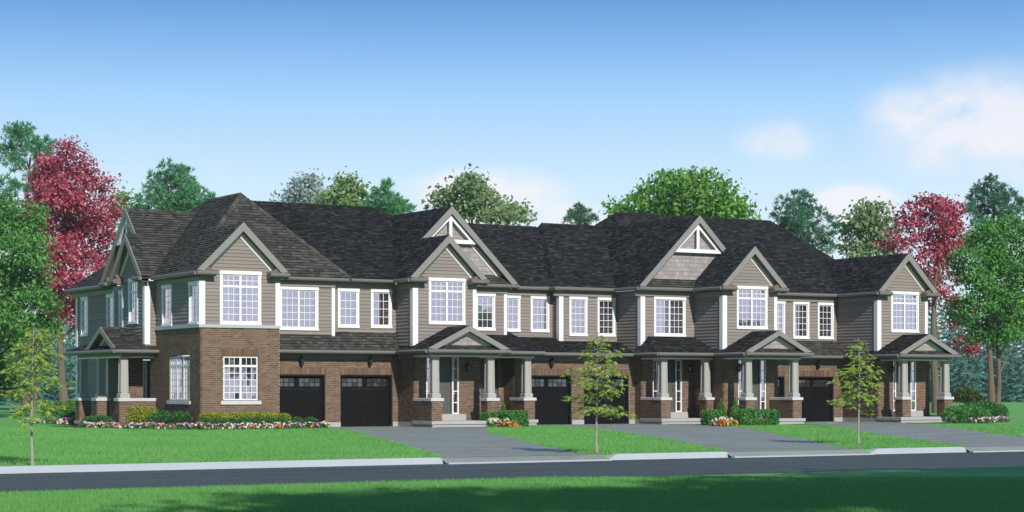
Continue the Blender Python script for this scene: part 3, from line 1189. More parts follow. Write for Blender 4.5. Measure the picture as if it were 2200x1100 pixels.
def column(u, fr, ca, cb, z0, z1, h0=0.15, h1=0.135):
    """tapered square porch column with plinth, capital and sunk panels"""
    mb = MB()
    mb.frustum(fr, ca, cb, h0, h1, z0 + .2, z1 - .07)
    p = u.part('porch_column', mb, M['column'])
    b_ = MB()
    b_.box(fr, ca - h0 - .05, ca + h0 + .05, cb - h0 - .05, cb + h0 + .05, z0, z0 + .16)
    b_.frustum(fr, ca, cb, h0 + .05, h0 + .015, z0 + .16, z0 + .2)
    u.part('plinth', b_, M['column'], p)
    k = MB()
    k.box(fr, ca - h1 - .045, ca + h1 + .045, cb - h1 - .045, cb + h1 + .045, z1 - .045, z1)
    k.frustum(fr, ca, cb, h1 + .012, h1 + .04, z1 - .085, z1 - .045)
    u.part('capital', k, M['column'], p)
    # raised border on the two seen faces
    f = MB()
    zb, zt = z0 + .24, z1 - .12
    e = .022

    def hw(z):
        t = (z - z0 - .2) / (z1 - z0 - .27)
        return h0 + (h1 - h0) * t

    bb, bt = hw(zb), hw(zt)
    w = .055
    for (fx0, fx1, q0, q1) in ((-1, -1, 0, 0),):
        # front
        f.hexa([fr(ca - bb, cb - bb - e, zb), fr(ca - bb + w, cb - bb - e, zb), fr(ca - bb + w, cb - bb + .005, zb), fr(ca - bb, cb - bb + .005, zb),
                fr(ca - bt, cb - bt - e, zt), fr(ca - bt + w, cb - bt - e, zt), fr(ca - bt + w, cb - bt + .005, zt), fr(ca - bt, cb - bt + .005, zt)])
        f.hexa([fr(ca + bb - w, cb - bb - e, zb), fr(ca + bb, cb - bb - e, zb), fr(ca + bb, cb - bb + .005, zb), fr(ca + bb - w, cb - bb + .005, zb),
                fr(ca + bt - w, cb - bt - e, zt), fr(ca + bt, cb - bt - e, zt), fr(ca + bt, cb - bt + .005, zt), fr(ca + bt - w, cb - bt + .005, zt)])
        # the left face
        f.hexa([fr(ca - bb - e, cb - bb, zb), fr(ca - bb + .005, cb - bb, zb), fr(ca - bb + .005, cb - bb + w, zb), fr(ca - bb - e, cb - bb + w, zb),
                fr(ca - bt - e, cb - bt, zt), fr(ca - bt + .005, cb - bt, zt), fr(ca - bt + .005, cb - bt + w, zt), fr(ca - bt - e, cb - bt + w, zt)])
        f.hexa([fr(ca - bb - e, cb + bb - w, zb), fr(ca - bb + .005, cb + bb - w, zb), fr(ca - bb + .005, cb + bb, zb), fr(ca - bb - e, cb + bb, zb),
                fr(ca - bt - e, cb + bt - w, zt), fr(ca - bt + .005, cb + bt - w, zt), fr(ca - bt + .005, cb + bt, zt), fr(ca - bt - e, cb + bt, zt)])
    u.part('column_panel', f, M['column'], p)


def pier(u, a0, a1, b0, b1, z0, z1, cap=True, over=0.05, core_to=None):
    """brick pier or low porch wall; brick on its front and left faces, stone cap"""
    mb = MB()
    mb.box(FRONT, a0 + .003, a1 - .003, b0 + .003, b1 - .003, z0, z1 - .003)
    p = u.part('brick_pier', mb, M['mortar'])
    brick_wall(u, FRONT, b0, a0, a1, z0, z1, part=p, thick=0.01)
    brick_wall(u, LEFT, a0, -b1, -b0, z0, z1, part=p, thick=0.01)
    if cap:
        c = MB()
        c.bevbox(FRONT, a0 - over, a1 + over, b0 - over, b1 + (over if core_to is None else core_to), z1, z1 + .12, 0.015)
        u.part('stone_cap', c, M['stone'], p)
    return p


def porch_slab(u, a0, a1, b0, b1, z=0.256):
    mb = MB()
    mb.bevbox(FRONT, a0 - .05, a1 + .05, b0 - .05, b1, z - .13, z, .012)
    mb.box(FRONT, a0, a1, b0, b1 - .01, -.05, z - .13)
    u.part('porch_slab', mb, M['conc'])


def door_step(u, a0, a1, b0, b1, z0, z1):
    mb = MB()
    mb.bevbox(FRONT, a0, a1, b0, b1, z0, z1, .01)
    u.part('door_step', mb, M['conc'])


def beam(u, fr, a0, a1, b0, b1, z0=2.85, z1=2.99):
    mb = MB()
    mb.box(fr, a0, a1, b0, b1, z0 + .055, z1)
    p = u.part('porch_beam', mb, M['frieze'])
    lo = MB()
    lo.box(fr, a0 - .003, a1 + .003, b0 - .012, b1 + .003, z0, z0 + .055)
    u.part('beam_trim', lo, M['white'], p)


def ceiling(u, a0, a1, b0, b1, z=2.97):
    mb = MB()
    mb.box(FRONT, a0, a1, b0, b1, z, z + .03)
    u.part('porch_ceiling', mb, M['soffit'])


ZE = 6.05       # upper gutter
ZL = 3.14       # lower gutter
FZ0, FZ1 = 5.655, 5.87     # frieze under the upper eaves
SL = 0.985

exec_order = []
# ================================================================== TOWNHOUSES


def win_px(Y, xa, xb, ya, yb):
    return fx(xa, Y), fx(xb, Y), hz(xa, yb, Y), hz(xa, ya, Y)


def gable_block(u, x0, x1, yf, yb, c, hw, zf, zs, win, mat, rows=4, slope=SL, ridge_back=1.0, l_back=None, r_back=None,
                left_rect=True, right_rect=True, cover=None, ops_extra=()):
    """upper storey that steps forward under its own steep gable"""
    yr = yf - 0.35
    a0, a1, z0, z1 = win
    ops = [(a0 + .02, a1 - .02, z0 + .02, z1 - .02)]
    profile_wall(u, FRONT, yf, gable_prof(c, hw, ZE, slope, x0, x1), zf, ZE + hw * slope - .32, ops)
    profile_wall(u, LEFT, x0, rect_prof(-yb, -yf), zs, FZ1, ())
    window(u, FRONT, yf, a0, a1, z0, z1, groups=(3, 3), rows=rows, trans=2, tr_h=(z1 - z0) * .215, cover=cover)
    gable(u, FRONT, c, hw, yr, yf, ZE, slope)
    frieze(u, LEFT, -yb, -yf + .02, x0, FZ0, FZ1)
    frieze(u, FRONT, x0 - .03, x0 + .3, yf, FZ0, FZ1)
    frieze(u, FRONT, x1 - .3, x1 + .03, yf, FZ0, FZ1)
    corner_post(u, FRONT, x0, x0 + .19, yf, zf, FZ0, ret=.19)
    corner_post(u, FRONT, x1 - .17, x1, yf, zf, FZ0)
    zp = ZE + hw * slope
    xl = c - hw
    # eave along the left side
    mb = MB()
    mb.box(FRONT, xl + .04, x0 + .02, yr + .05, (l_back if l_back is not None else yb), FZ1 - .02, FZ1 + .01)
    mb.box(FRONT, xl + .04, xl + .07, yr + .05, (l_back if l_back is not None else yb), FZ1 - .01, ZE - .03)
    u.part('soffit', mb, M['soffit'])
    gutter_run(u, [(xl - .04, yr), (xl - .04, (l_back if l_back is not None else yb) + .05)], ZE)
    lb = ridge_back
    if left_rect:
        roof_plane(u, [(xl, yr, ZE), (c, yr, zp), (c, lb, zp), (xl, lb, ZE)], mat)
    if right_rect:
        roof_plane(u, [(c + hw, yr, ZE), (c, yr, zp), (c, lb, zp), (c + hw, lb, ZE)], mat)
    ridge_cap(u, (c, yr, zp), (c, lb, zp), mat)


def upper_eave(u, a0, a1, yw, yg, post=None, fr=FRONT):
    """frieze, soffit and gutter of a plain wall; yg = eave line"""
    frieze(u, fr, a0, a1, yw, FZ0, FZ1, t=.10)
    fascia(u, fr, a0, a1, yg, yw, ZE)
    g = MB()
    g.tube([fr(a0, yg - .03, ZE - .085), fr(a1, yg - .03, ZE - .085)], .085, 10)
    u.part('gutter', g, M['gutter'])


def lower_eave(u, a0, a1, yg, yw, fr=FRONT, z=ZL - .02, fh=True):
    fascia(u, fr, a0, a1, yg, yw, z, .17)
    g = MB()
    g.tube([fr(a0, yg - .03, z - .08), fr(a1, yg - .03, z - .08)], .08, 10)
    u.part('gutter', g, M['gutter'])
    if fh:
        frieze(u, fr, a0, a1, yw, z - .36, z - .17, mat='fascia', t=.10)


def foundation(u, a0, a1, b, z=.2, fr=FRONT):
    mb = MB()
    mb.box(fr, a0, a1, b - .03, b + .1, -.05, z)
    u.part('foundation', mb, M['conc'])


def porch_gable(u, c, hw, yr, yw, z_e, zp, ridge_back, mat, zb=None):
    sl = (zp - z_e) / hw
    gable(u, FRONT, c, hw, yr, yw, z_e, sl, returns=False, bw_=.2, small=True)
    shake_wall(u, FRONT, yw, gable_prof(c, hw, z_e, sl, c - hw, c + hw, drop=.16), z_e + .16, zp - .17)
    roof_plane(u, [(c - hw, yr, z_e), (c, yr, zp), (c, ridge_back, zp), (c - hw, ridge_back, z_e)], mat)
    roof_plane(u, [(c + hw, yr, z_e), (c, yr, zp), (c, ridge_back, zp), (c + hw, ridge_back, z_e)], mat)
    ridge_cap(u, (c, yr, zp), (c, ridge_back, zp), mat, w=.1)
    roof_plane(u, [(c - hw + .2, yr + .02, z_e + .0), (c + hw - .2, yr + .02, z_e + .0), (c + hw - .55, yw, z_e + .17), (c - hw + .55, yw, z_e + .17)], 'shingle_brown', name='pent_roof', thick=.03)
    g = MB()
    g.tube([(c - hw - .02, yr - .05, z_e - .08), (c + hw + .02, yr - .05, z_e - .08)], .08, 10)
    u.part('gutter', g, M['gutter'])
    fb = MB()
    fb.box(FRONT, c - hw + .03, c + hw - .03, yr + .0, yr + .03, z_e - .17, z_e - .01)
    fb.box(FRONT, c - hw + .03, c + hw - .03, yr + .03, yw + .3, z_e - .17, z_e - .14)
    u.part('soffit', fb, M['soffit'])


# ---------------------------------------------------------------- A: corner house
u = U['A']
br = 'shingle_brown'
Xb, Xr, Yb = -4.062, -0.75, -1.6
wA = (fx(478.7, Yb), fx(555.2, Yb), hz(478.7, 861.3, Yb), hz(478.7, 764.2, Yb))
brick_wall(u, FRONT, Yb, Xb, Xr, 0, 3.9, [wA])
window(u, FRONT, Yb + .03, wA[0], wA[1], wA[2], wA[3], groups=(3, 3), rows=5, trans=1, tr_h=.36, side=.03, head=.03, sill=.03, casing=False, cover=('full', .72, 'blind'))
stone_sill(u, FRONT, Yb, wA[0] - .1, wA[1] + .1, wA[2] - .14, wA[2])
soldiers(u, FRONT, Yb, wA[0] - .05, wA[1] + .05, wA[3] + .01, wA[3] + .27)
sA = (-fy(364.7, Xb), -fy(408, Xb), 1.085, 2.85)
brick_wall(u, LEFT, Xb, -3.6, -Yb, 0, 3.9, [sA])
window(u, LEFT, Xb + .03, sA[0], sA[1], sA[2], sA[3], groups=(3, 3, 3), rows=5, trans=1, tr_h=.36, side=.03, head=.03, sill=.03, casing=False, cover=('full', .0))
stone_sill(u, LEFT, Xb, sA[0] - .15, sA[1] + .1, sA[2] - .13, sA[2])
soldiers(u, LEFT, Xb, sA[0] - .05, sA[1] + .05, sA[3] + .01, sA[3] + .27)
mb = MB()
mb.bevbox(FRONT, Xb - .07, Xr + .02, Yb - .07, Yb + .06, 3.9, 4.02, .015)
mb.bevbox(FRONT, Xb - .07, Xb + .06, Yb + .06, 3.03, 3.9, 4.018, .015)
u.part('belt_course', mb, M['kerb'])
c, hw = -2.43, 1.9
a = win_px(Yb, 471.5, 560.2, 580.9, 697.3)
a = (a[0], a[1], 4.02, a[3])
profile_wall(u, FRONT, Yb, gable_prof(c, hw, ZE, SL, Xb, Xr), 4.02, ZE + hw * SL - .32, [(a[0] + .02, a[1] - .02, a[2], a[3] - .02)])
window(u, FRONT, Yb, *a, groups=(3, 3), rows=5, trans=2, tr_h=.46, cover=('both', .02))
w1 = (-fy(349.9, Xb), -fy(371, Xb), 4.02, 5.665)
w2 = (-fy(407.5, Xb), -fy(428.0, Xb), 4.02, 5.675)
profile_wall(u, LEFT, Xb, rect_prof(-2.97, -Yb), 4.02, FZ1, [(w[0] + .02, w[1] - .02, w[2], w[3] - .02) for w in (w1, w2)])
window(u, LEFT, Xb, *w1, groups=(2,), rows=5)
window(u, LEFT, Xb, *w2, groups=(2,), rows=5)
frieze(u, LEFT, -2.97, -Yb + .02, Xb, 5.69, FZ1)
frieze(u, FRONT, Xb - .03, Xb + .32, Yb, 5.69, FZ1)
frieze(u, FRONT, Xr - .32, Xr + .03, Yb, 5.69, FZ1)
corner_post(u, FRONT, Xb, Xb + .19, Yb, 4.02, 5.69, ret=.19)
corner_post(u, FRONT, Xr - .19, Xr, Yb, 4.02, 5.69)
gable(u, FRONT, c, hw, Yb - .35, Yb, ZE, SL)
zp = ZE + hw * SL
roof_plane(u, [(c - hw, Yb - .35, ZE), (c, Yb - .35, zp), (c, 1.6, zp), (c - hw, 1.6, ZE)], br)
roof_plane(u, [(c + hw, Yb - .35, ZE), (c, Yb - .35, zp), (c, 1.6, zp), (c + hw, 1.6, ZE)], br)
ridge_cap(u, (c, Yb - .35, zp), (c, 1.6, zp), br)
gutter_run(u, [(c - hw - .04, Yb - .35), (c - hw - .04, 2.62)], ZE)
mb = MB()
mb.box(FRONT, c - hw + .03, Xb, Yb - .3, 2.65, FZ1 - .02, FZ1 + .01)
mb.box(FRONT, c - hw + .03, c - hw + .06, Yb - .3, 2.65, FZ1, ZE - .03)
u.part('soffit', mb, M['soffit'])
# block roof: hipped, apex where the photo has it
XA = -.6
YA = fy(517, XA)
ZA = hz(517, 415, YA)
sLft = (ZA - 6.03) / (XA + 4.38)
roof_plane(u, [(-4.38, -.35, 6.03), (3.05, -.35, 6.03), (XA, YA, ZA)], br)
roof_plane(u, [(-4.38, -.35, 6.03), (XA, YA, ZA), (XA, 6.1, ZA), (-1.1, 6.7, 6.03 + sLft * 3.28), (-4.38, 7.3, 6.03)], br)
roof_plane(u, [(3.05, -.35, 6.03), (XA, YA, ZA), (XA, 6.1, ZA), (3.05, 6.1, 6.03)], br)
ridge_cap(u, (XA, YA, ZA), (3.05, -.35, 6.03), br)
ridge_cap(u, (XA, YA, ZA), (-3.0, .42, 6.03 + sLft * 1.38 - .0), br)
ridge_cap(u, (XA, YA, ZA), (XA, 6.1, ZA), br)
# side wing: narrow front-facing return, gabled bump, recessed far walls
Yw, Xg, Xi, Xf = 2.973, -4.514, -4.05, -3.45
profile_wall(u, FRONT, Yw, rect_prof(Xg, Xb), 3.0, FZ1)
corner_post(u, FRONT, Xg, Xg + .18, Yw, 3.33, FZ0, ret=.18)
frieze(u, FRONT, Xg - .03, Xb - .031, Yw, FZ0, FZ1)
cs, hs = -4.45, 1.8
wb = (-fy(278, Xg), -fy(298, Xg), 4.18, 6.04)
profile_wall(u, LEFT, Xg, gable_prof(cs, hs, ZE, SL, -5.565, -Yw), 3.0, ZE + hs * SL - .32, [(wb[0] + .02, wb[1] - .02, wb[2] + .02, wb[3] - .02)])
window(u, LEFT, Xg, *wb, groups=(3,), rows=4, trans=2, tr_h=.44)
corner_post(u, LEFT, -5.565, -5.40, Xg, 3.0, FZ0)
frieze(u, LEFT, -5.565, -5.25, Xg, FZ0, FZ1)
frieze(u, LEFT, -3.3, -Yw + .02, Xg, FZ0, FZ1)
gable(u, LEFT, cs, hs, Xg - .30, Xg, ZE, SL)
zs_ = ZE + hs * SL
hb = 2.95
cb = -2.65 - hb
zb_ = ZE + hb * SL
Ye = 2.65
roof_plane(u, [(Xg - .3, Ye, ZE), (-1.2, Ye, ZE), (-1.2, Ye + hs, zs_), (Xg - .3, Ye + hs, zs_)], br)
roof_plane(u, [(Xi - .32, Ye + hs, zs_), (-.8, Ye + hs, zs_), (-.8, -cb, zb_), (Xi - .32, -cb, zb_)], br)
roof_plane(u, [(Xi - .32, -cb + hb, ZE), (-2.5, -cb + hb, ZE), (-.9, -cb, zb_), (Xi - .32, -cb, zb_)], br)
roof_plane(u, [(Xg - .3, -cs + hs, ZE), (Xi, -cs + hs, ZE), (Xi, -cs, zs_), (Xg - .3, -cs, zs_)], br)
ridge_cap(u, (Xi - .32, -cb, zb_), (-1.3, -cb, zb_), br)
ridge_cap(u, (Xg - .3, Ye + hs, zs_), (Xi, Ye + hs, zs_), br)
gable(u, LEFT, cb, hb, Xi - .32, Xi, ZE, SL, from_r=hs + .02, trim='white')
truss(u, LEFT, cb, hb, Xi - .2, ZE, SL, 7.55)
shake_wall(u, LEFT, Xi, gable_prof(cb, hb, ZE, SL, -8.2, -3.2), ZE + .1, zb_ - .4)
wi = (-7.15, -6.25, 3.9, 5.655)
profile_wall(u, LEFT, Xi, rect_prof(-7.9, -5.0), 3.0, FZ1, [(wi[0] + .02, wi[1] - .02, wi[2] + .02, wi[3] - .02)])
window(u, LEFT, Xi, *wi, groups=(3,), rows=5)
frieze(u, LEFT, -7.9, -5.56, Xi, FZ0, FZ1)
corner_post(u, LEFT, -7.9, -7.72, Xi, 3.0, FZ0)
wf = [(-fy(175.6, Xf), -fy(191, Xf), 3.9, 5.655), (-fy(231, Xf), -fy(231, Xf) + .97, 3.9, 5.655)]
Yfar = fy(165, Xf)
profile_wall(u, LEFT, Xf, rect_prof(-Yfar, -7.0), .2, FZ1, [(w[0] + .02, w[1] - .02, w[2] + .02, w[3] - .02) for w in wf])
for w in wf:
    window(u, LEFT, Xf, *w, groups=(3,), rows=5)
corner_post(u, LEFT, -Yfar, -Yfar + .19, Xf, .2, FZ0)
upper_eave(u, -Yfar - .35, -8.3, Xf, Xf - .36, fr=LEFT)
roof_plane(u, [(Xf - .37, 7.0, ZE), (Xf - .37, Yfar + .35, ZE), (-.3, Yfar - 2.7, 8.6), (-.3, 7.0, 8.6)], br)
foundation(u, -Yfar, -7.0, Xf, .25, LEFT)
# garage wall
brick_wall(u, FRONT, 0, -.75, 2.40, .2, 2.97, [(-.38, 2.01, 0, 2.13), (-.38, 2.01, 2.13, 2.40)])
soldiers(u, FRONT, 0, -.38, 2.06, 2.13, 2.40)
garage_door(u, -.38, 2.01)
foundation(u, 2.01, 2.40, 0)
lantern(u, FRONT, fx(645.5, 0), 0, hz(645.5, 781, 0))
lower_eave(u, -.74, 2.42, -.5, 0)
aw = win_px(.05, 599.4, 682.9, 614.4, 709)
profile_wall(u, FRONT, .05, rect_prof(-.75, 2.44), 3.6, FZ1, [(aw[0] + .02, aw[1] - .02, aw[2] + .02, aw[3] - .02)])
window(u, FRONT, .05, *aw, groups=(3, 3), rows=5)
upper_eave(u, -.74, 2.44, .05, -.26)
corner_post(u, FRONT, fx(711.5, .05), fx(718.5, .05), .05, 3.66, FZ0)
roof_plane(u, [(-.75, -.5, 3.12), (2.42, -.5, 3.12), (2.42, .2, 3.92), (-.75, .2, 3.92)], br, name='skirt_roof')
# side porch
Xp = -5.6
pier(u, Xp, Xb - .01, 2.99, 3.44, .0, 1.06)
pier(u, Xp, -5.08, 5.575, 6.05, .0, 1.06)
pier(u, Xp, -5.08, 7.741, 8.22, .0, 1.06)
for (ca, cb_) in ((-5.34, 3.22), (-5.34, 5.81), (-5.34, 7.98)):
    column(u, FRONT, ca, cb_, 1.18, 2.82)
beam(u, FRONT, -5.52, Xb - .02, 3.08, 3.32, 2.79, 2.96)
beam(u, LEFT, -8.2, -3.09, -5.521, -5.25, 2.792, 2.961)
mb = MB()
mb.box(FRONT, -5.55, -3.4, 2.9, 8.6, 2.965, 2.99)
u.part('porch_ceiling', mb, M['soffit'])
mb = MB()
mb.bevbox(FRONT, -5.65, -3.0, 3.05, 8.25, .1, .22, .012)
u.part('porch_slab', mb, M['conc'])
brick_wall(u, LEFT, Xg, -7.2, -4.9, .2, 2.97)
brick_wall(u, FRONT, 4.9, Xg, -2.4, .2, 2.97, [(fx(307, 4.9), -2.5, .45, 2.72)])
corner_post(u, LEFT, -7.38, -7.2, Xg, .2, 2.97)
sidelight(u, FRONT, 4.92, fx(307, 4.9), fx(315.4, 4.9), .45, 2.72)
front_door(u, FRONT, 4.95, fx(315.6, 4.9), fx(315.6, 4.9) + .95, .45, 2.72)
gutter_run(u, [(-5.9, 2.66), (-4.07, 2.66)], 3.12, .08)
gutter_run(u, [(-5.92, 2.66), (-5.92, 8.63)], 3.12, .08)
mb = MB()
mb.box(FRONT, -5.88, -4.07, 2.70, 2.73, 2.97, 3.10)
mb.box(FRONT, -5.88, -5.85, 2.73, 8.6, 2.97, 3.10)
mb.box(FRONT, -5.86, -5.5, 2.72, 8.6, 2.955, 2.975)
mb.box(FRONT, -5.5, -4.07, 2.72, 3.1, 2.955, 2.975)
u.part('soffit', mb, M['soffit'])
cp, hp, zpp = -4.45, 1.75, 4.02
slp = (zpp - 3.13) / hp
gable(u, LEFT, cp, hp, -5.86, -5.5, 3.13, slp, returns=False, bw_=.2, small=True)
shake_wall(u, LEFT, -5.5, gable_prof(cp, hp, 3.13, slp, cp - hp, cp + hp, drop=.16), 3.28, zpp - .17)
roof_plane(u, [(-5.88, 2.70, 3.13), (-4.05, 2.70, 3.13), (-4.05, 4.45, zpp), (-5.88, 4.45, zpp)], br)
roof_plane(u, [(-5.88, 6.2, 3.13), (-4.0, 6.2, 3.13), (-4.0, 4.45, zpp), (-5.88, 4.45, zpp)], br)
ridge_cap(u, (-5.88, 4.45, zpp), (-4.4, 4.45, zpp), br, w=.1)
roof_plane(u, [(-5.88, 3.0, 3.125), (-5.88, 6.1, 3.125), (-5.5, 5.9, 3.30), (-5.5, 3.2, 3.30)], br, name='pent_roof', thick=.03)
roof_plane(u, [(-5.88, 5.0, 3.12), (-5.88, 8.63, 3.12), (-4.05, 6.95, 3.93), (-4.05, 5.0, 3.93)], br)

# ---------------------------------------------------------------- B
u = U['B']
dk = 'shingle_dark'
X0, X1, YF = 5.33, 8.27, -1.315
bw = win_px(YF, 920.2, 998.6, 595.8, 696.6)
hB, cB = 3.25, 8.25
hs = 1.81
cs = cB - hB + hs
gable_block(u, X0, X1, YF, .17, cs, hs, 3.2, 3.05, bw, dk, ridge_back=1.0, l_back=-.4, left_rect=False)
zs_, zb_ = ZE + hs * SL, ZE + hB * SL
xl = cB - hB
roof_plane(u, [(xl, YF - .35, ZE), (cs, YF - .35, zs_), (cs, 6.6, zs_), (xl, 6.6, ZE)], dk)
roof_plane(u, [(cs, .66, zs_), (cB, .66, zb_), (cB, 7.0, zb_), (cs, 7.0, zs_)], dk)
roof_plane(u, [(cB + hB, .66, ZE), (cB, .66, zb_), (cB, 7.0, zb_), (cB + hB, 2.4, ZE)], dk)
ridge_cap(u, (cB, .66, zb_), (cB, 6.6, zb_), dk)
YB2 = 1.0
gable(u, FRONT, cB, hB, .66, YB2, ZE, SL, from_l=hs + .02, returns=False)
truss(u, FRONT, cB, hB, YB2 - .15, ZE, SL, hz(1000, 525.5, YB2 - .15) + .05)
shake_wall(u, FRONT, YB2, gable_prof(cB, hB, ZE, SL, 6.4, cB + hB), ZE + .36, zb_ - .35)
roof_plane(u, [(8.0, .66, ZE), (cB + hB - .2, .66, ZE), (cB + hB - .62, YB2, ZE + .40), (8.0, YB2, ZE + .40)], br, name='pent_roof', thick=.03)
x2 = fx(1087.8, YB2)
upper_eave(u, X1 - .2, x2 + .02, YB2, .66)
g = MB()
g.tube([(x2, .63, ZE - .085), (cB + hB + .05, .63, ZE - .085)], .085, 10)
u.part('gutter', g, M['gutter'])
bn = (fx(1062.7, YB2) - .965, fx(1062.7, YB2), 4.05, 5.655)
profile_wall(u, FRONT, YB2, rect_prof(X1 - .3, x2), 3.7, FZ1, [(bn[0] + .02, bn[1] - .02, bn[2] + .02, bn[3] - .02)])
window(u, FRONT, YB2, *bn, groups=(3,), rows=4, cover=('full', .0))
corner_post(u, FRONT, x2 - .15, x2, YB2, 3.82, FZ0)
mb = MB()
mb.box(FRONT, x2 - .02, x2, YB2 + .01, 2.0, 3.7, 5.9)
u.part('wall', mb, M['sheath'])
# plain upper wall left of the gable
Y2 = .17
ws = [win_px(Y2, 724.9, 770.7, 618.7, 703.9), win_px(Y2, 796.1, 840.7, 620.2, 704.7)]
profile_wall(u, FRONT, Y2, rect_prof(2.45, X0), 3.7, FZ1, [(w[0] + .02, w[1] - .02, w[2] + .02, w[3] - .02) for w in ws])
for w, cv in zip(ws, (None, ('half', .0, 'blind'))):
    window(u, FRONT, Y2, *w, groups=(3,), rows=4, cover=cv)
upper_eave(u, 2.45, xl + .1, Y2, -.26)
frieze(u, FRONT, xl, X0, Y2, FZ0, FZ1)
# main roof over the left pair of houses
roof_plane(u, [(-.3, -.35, 6.03), (8.3, -.35, 6.03), (8.3, 6.3, 6.03 + .497 * 6.65), (7.66, 7.0, 9.683), (-.3, 7.0, 9.683)], dk)
roof_plane(u, [(8.3, 6.3, 6.03 + .497 * 6.65), (7.66, 7.0, 9.683), (9.0, 9.0, 8.6)], dk)
ridge_cap(u, (0, 7.0, 9.683), (7.66, 7.0, 9.683), dk)
roof_plane(u, [(2.43, -.5, 3.12), (xl + .05, -.5, 3.12), (X0, .2, 3.92), (2.43, .2, 3.92)], br, name='skirt_roof')
# lower storey
brick_wall(u, FRONT, 0, 2.40, X0, .2, 2.97, [(2.68, 5.07, 0, 2.13), (2.68, 5.07, 2.13, 2.40)])
soldiers(u, FRONT, 0, 2.63, 5.12, 2.13, 2.40)
garage_door(u, 2.68, 5.07)
foundation(u, 2.40, 2.68, 0)
foundation(u, 5.07, X0, 0)
lantern(u, FRONT, fx(792.6, 0), 0, hz(792.6, 781, 0))
lower_eave(u, 2.42, xl, -.5, 0)
XB1 = 8.45
dz0, dz1 = .52, 2.85
db = (fx(931, YF), fx(972, YF))
brick_wall(u, FRONT, YF, X0, XB1, .2, 3.0, [(fx(916, YF), fx(986.5, YF), .3, dz1)])
brick_wall(u, LEFT, X0, 0, -YF, .2, 3.0)
foundation(u, 0, -YF, X0, .2, LEFT)
sidelight(u, FRONT, YF + .06, fx(916, YF), fx(930.5, YF), dz0, dz1)
front_door(u, FRONT, YF + .08, db[0], db[1], dz0, dz1)
sidelight(u, FRONT, YF + .06, fx(972.5, YF), fx(986.3, YF), dz0, dz1)
door_step(u, db[0] - .4, db[1] + .45, YF - .35, YF + .1, .256, .52)
lantern(u, FRONT, fx(1000.8, YF), YF, hz(1000.8, 794, YF))
YP = -2.855
porch_slab(u, X0, 8.9, YP - .06, YF)
pier(u, X0, X0 + .49, YP, YP + .49, .256, 1.06)
pier(u, X0 + .001, X0 + .29, YP + .495, YF - .005, .256, 1.06, over=.02)
pier(u, 7.92, 8.43, YP, YP + .49, .256, 1.06)
column(u, FRONT, X0 + .25, YP + .25, 1.18, 2.85)
column(u, FRONT, 8.17, YP + .25, 1.18, 2.85)
beam(u, FRONT, X0 + .03, 8.50, YP + .1, YP + .38)
beam(u, LEFT, 0, -(YP + .381), X0 + .02, X0 + .3)
ceiling(u, X0 + .02, 8.6, YP + .1, YF)
cP, hP = 6.9, 1.91
porch_gable(u, cP, hP, YP - .3, YP + .02, ZL, 4.07, YF + .02, dk)
roof_plane(u, [(cP - hP, YF - .2, ZL), (cP - hP, -.5, ZL), (X0 + .01, -.2, ZL + .17), (X0 + .01, YF - .2, ZL + .17)], dk)
gutter_run(u, [(cP - hP - .05, YP - .3), (cP - hP - .05, -.5)], ZL, .08)
frieze(u, LEFT, .03, -YF, X0, ZL - .38, ZL - .18, mat='fascia')
mb = MB()
mb.box(FRONT, cP - hP, X0, YP, -.45, ZL - .19, ZL - .16)
u.part('soffit', mb, M['soffit'])

# ---------------------------------------------------------------- C
u = U['C']
YC = 1.95
XCD = 14.12
wc = [(fx(1116.9, YC) - .965, fx(1116.9, YC), 4.05, 5.655), win_px(YC, 1139, 1179, 635.2, 713.6)]
profile_wall(u, FRONT, YC, rect_prof(10.6, XCD), 3.6, FZ1, [(w[0] + .02, w[1] - .02, w[2] + .02, w[3] - .02) for w in wc])
window(u, FRONT, YC, *wc[0], groups=(3,), rows=4)
window(u, FRONT, YC, *wc[1], groups=(3,), rows=4, cover=('full', .0, 'blind'))
upper_eave(u, 10.7, XCD - .33, YC, 1.66)
frieze(u, FRONT, XCD - .35, XCD, YC, FZ0, FZ1)
roof_plane(u, [(8.25, 1.6, 6.03), (14.25, 1.6, 6.03), (16.7, 7.0, 9.166), (8.25, 7.0, 9.166)], dk)
ridge_cap(u, (8.3, 7.0, 9.166), (16.4, 7.0, 9.166), dk)
xe = 11.53
roof_plane(u, [(8.0, -1.46, 3.15), (xe, -1.46, 3.15), (xe, 2.0, 3.15 + 3.46 * .3), (8.0, 2.0, 3.15 + 3.46 * .3)], dk, name='porch_roof')
lower_eave(u, 8.8, xe, -1.46, -.9, z=3.14, fh=False)
roof_plane(u, [(xe, -.5, 3.12), (14.3, -.5, 3.12), (14.3, 2.0, 3.12 + 2.5 * .29), (xe, 2.0, 3.12 + 2.5 * .29)], dk, name='skirt_roof')
lower_eave(u, xe - .05, 14.2, -.5, 0)
XC = 10.92
YD = .85
brick_wall(u, FRONT, 0, XC, 14.17, .2, 2.97, [(11.46, 13.86, 0, 2.13), (11.46, 13.86, 2.13, 2.40)])
soldiers(u, FRONT, 0, 11.4, 13.91, 2.13, 2.40)
garage_door(u, 11.46, 13.86)
foundation(u, 13.86, 14.17, 0)
foundation(u, XC, 11.46, 0)
lantern(u, FRONT, fx(1182.6, 0), 0, hz(1182.6, 784, 0))
brick_wall(u, LEFT, XC, -YD, 0, .2, 3.0)
xd = fx(1032, YD)
brick_wall(u, FRONT, YD, 8.47, XC, .2, 3.0, [(xd, xd + .95, .3, 2.85)])
front_door(u, FRONT, YD + .08, xd, xd + .95, .52, 2.85, handle=-1)
door_step(u, xd - .2, xd + 1.1, YD - .35, YD + .1, .256, .52)
porch_slab(u, 8.96, 11.3, -1.22, YD)
XQ, YQ = 10.72, -1.16
